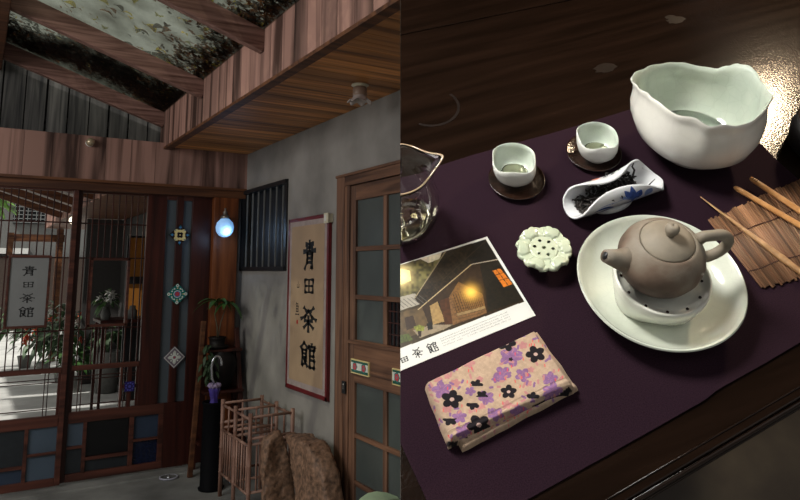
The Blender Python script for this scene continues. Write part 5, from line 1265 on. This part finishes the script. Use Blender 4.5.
# address lines: rows of small dark print, too fine to read in the photo
tx = MB(); q = random.Random(8)
L0, L1_ = cn(441.5, 340), cn(509.5, 312.6)
for row in range(4):
    a = cn(440.5+row*1.1, 339.3+row*2.35); b_ = cn(508+row*1.2, 312.2+row*2.3); n_ = 46 if row != 1 else 34; dd = (b_-a).normalized(); ll_ = (b_-a).length
    for k in range(n_):
        if q.random() < .10: continue
        p = a+dd*ll_*k/n_; p.z = TC+ZK+.0001; hgt = .00105*q.uniform(.7, 1.); wdt = ll_/n_*.62
        st2 = q.choice((0, 1, 2, 3)); nn = Vector((-dd.y, dd.x, 0))
        if st2 in (0, 1, 3): tx.poly([p, p+dd*wdt*.28, p+dd*wdt*.28+nn*hgt, p+nn*hgt])
        if st2 in (1, 2): tx.poly([p, p+dd*wdt, p+dd*wdt+nn*hgt*.25, p+nn*hgt*.25])
        if st2 in (0, 2, 3): tx.poly([p+nn*hgt*.75, p+dd*wdt+nn*hgt*.75, p+dd*wdt+nn*hgt, p+nn*hgt])
        if st2 == 3: tx.poly([p+dd*wdt*.7, p+dd*wdt, p+dd*wdt+nn*hgt, p+dd*wdt*.7+nn*hgt])
tpart('fine_print', tx, plain('grey print', (.10, .10, .10), .6), card)

# ---- folded floral cloth
def z7(x, y): return (415+x/3.706, 325+y/3.7)
blk = [(340, 68, 27), (447, 108, 29), (137, 275, 32), (237, 370, 36), (347, 247, 24)]
halfb = [(228, 222, 18, 1), (248, 262, 17, 1), (215, 293, 18, -1), (130, 350, 20, -1), (437, 268, 18, 1), (140, 435, 22, -1), (208, 432, 16, 1)]
pur = [(355, 118, 34), (325, 180, 26), (100, 240, 30), (500, 198, 24), (400, 185, 24), (265, 270, 24), (165, 340, 22), (178, 395, 24), (300, 330, 24), (385, 322, 26), (510, 245, 30), (205, 245, 16), (300, 200, 14)]
pnk = [(200, 140, 24), (85, 200, 18), (150, 215, 20), (270, 105, 16), (120, 190, 14), (340, 295, 20), (430, 165, 14), (180, 120, 16), (240, 200, 14), (120, 310, 20), (60, 235, 14), (305, 60, 14), (400, 75, 18), (420, 215, 16), (360, 340, 16), (250, 300, 14)]
def flower_mask(px, cx, cy, r, k, seed, inner=.36):
    x = (px[:, 0]-cx); y = (px[:, 1]-cy)/.86; a = np.arctan2(y, x)+seed; d = np.hypot(x, y)
    return (d < r*(.62+.38*np.abs(np.cos(a*k/2)))), d
def paint_cloth(px):
    base = np.array(s2l(178, 153, 130)); c = np.tile(base, (len(px), 1))*(.88+.24*vnoise(px, 2.5, 9))[:, None]
    c *= (.94+.12*vnoise(px, .9, 12))[:, None]
    P_ = np.array(s2l(130, 95, 134)); Pk = np.array(s2l(178, 124, 122)); B_ = np.array(s2l(26, 22, 26)); Rd = np.array(s2l(215, 75, 80))
    for i, (x, y, r) in enumerate(pnk): m_, d = flower_mask(px, *z7(x, y), r/3.7, 5, i*1.3); c[m_] = Pk*(.9+.2*vnoise(px, 2, 5)[m_])[:, None]
    for i, (x, y, r) in enumerate(pur): m_, d = flower_mask(px, *z7(x, y), r*1.3/3.7, 5, i*.9); c[m_] = P_*(.85+.35*vnoise(px, 2, 6)[m_])[:, None]; m2_ = m_ & (np.abs(np.sin(np.arctan2(px[:, 1]-z7(x, y)[1], px[:, 0]-z7(x, y)[0])*2.5+i)) < .08); c[m2_] = Pk
    q = random.Random(31)
    for k in range(170):                              # small leaves
        x, y = q.uniform(35, 560), q.uniform(20, 440); a = q.uniform(0, PI); l = q.uniform(6, 14)
        p1, p2 = z7(x, y), z7(x+l*math.cos(a), y+l*math.sin(a)); m_ = segd(px, p1, p2) < 1.15; c[m_] = (P_ if q.random() < .45 else Pk)
    for k in range(95):
        x, y = q.uniform(35, 560), q.uniform(20, 440); m_ = segd(px, z7(x, y), z7(x+q.uniform(-3, 3), y+9)) < .42; c[m_] = Rd
    for i, (x, y, r) in enumerate(blk):
        m_, d = flower_mask(px, *z7(x, y), r*1.3/3.7, 5, i*.7); c[m_] = B_; c[d < r/3.7*.26] = s2l(190, 160, 150)
    for i, (x, y, r, sgn) in enumerate(halfb): m_, d = flower_mask(px, *z7(x, y), r*1.4/3.7, 5, i); m_ &= ((px[:, 1]-z7(x, y)[1])*sgn < 1.2); c[m_] = B_
    m_, d = flower_mask(px, *z7(355, 127), 9/3.7, 5, 0); c[m_] = B_
    c[inpoly(px, [z7(*p) for p in ((432, 300), (470, 282), (520, 268), (570, 228), (590, 250), (560, 268), (500, 292), (450, 306))])] = B_
    c[inpoly(px, [z7(*p) for p in ((200, 412), (260, 400), (300, 384), (330, 372), (322, 392), (260, 414), (215, 432))])] = B_
    return c
M['floral'] = attr_mat('floral cotton print', .85, .2, .5, 1200)
fc = troot('folded_cloth', 0, 0, 0, 0, 'folded beige cloth printed with purple and black flowers at the front of the runner', 'cloth')
def bundle(corners, zt, nu, nv, seed, name, paint, e=.055):
    Q = [tp(*p, zt) for p in corners]; cc = sum(Q, Vector())/4
    Q = [cc+(p-cc)*1.03 for p in Q]
    def zf(s, t):
        # rounded shoulders that drop to the runner
        f = 1.
        for v in (s, 1-s, t, 1-t):
            if v < e: f = min(f, math.sqrt(max(0, 1-(1-v/e)**2)))
        return TC+.0006+(zt-TC-.0006)*f+(f > .2)*.0012*noise.noise(Vector((s*5+seed, t*4, 1)))+(f > .2)*.0005*math.sin(t*60+seed+s*3)*(t > .85)
    def jit(V, nu, nv):
        for i in range(len(V)):
            p = Vector((V[i, 0]*60+seed, V[i, 1]*60, 0)); V[i, 0] += .0010*noise.noise(p); V[i, 1] += .0010*noise.noise(p+Vector((9, 3, 1)))
        return V
    me = grid_print(Q, nu, nv, zt, paint, name, 'floral', zf, jit); return link(name, me, fc)
bundle([(427, 381), (535, 329), (575, 384), (450, 440)], .0200, 300, 170, 1., 'upper_fold', paint_cloth)
bundle([(430, 385), (537, 331), (577, 387), (464, 447)], .0105, 160, 100, 5., 'lower_fold', lambda px: paint_cloth(px+np.array([9., 5.])), .04)

# ---- tea table lights: warm lamp and added soft fill
def area(name, pos_t, target_t, size, energy, col, shape='DISK', spread=None):
    l = bpy.data.lights.new(name, 'AREA'); l.shape = shape; l.size = size; l.energy = energy; l.color = col
    if spread: l.spread = spread
    o = bpy.data.objects.new(name, l); COL.objects.link(o); p = TAB @ Vector(pos_t); t = TAB @ Vector(target_t); o.location = p
    o.rotation_euler = (t-p).to_track_quat('-Z', 'Y').to_euler(); return o
# warm lamp whose mirror image lies on the lacquer right of the bowl
hp_ = tp(757, 116); camt = TAB.inverted() @ CAM; vin = (hp_-camt).normalized(); rv = Vector((vin.x, vin.y, -vin.z)); lp = hp_+rv*.85
area('warm_table_lamp', lp, hp_, .08, 2.3, (1, .76, .50), spread=rad(120))
area('soft_table_fill', (-.40, .59, .95), (.05, .05, 0), .35, 7.2, (1, .97, .91), spread=rad(110))  # added soft fill that brightens the tea ware from above
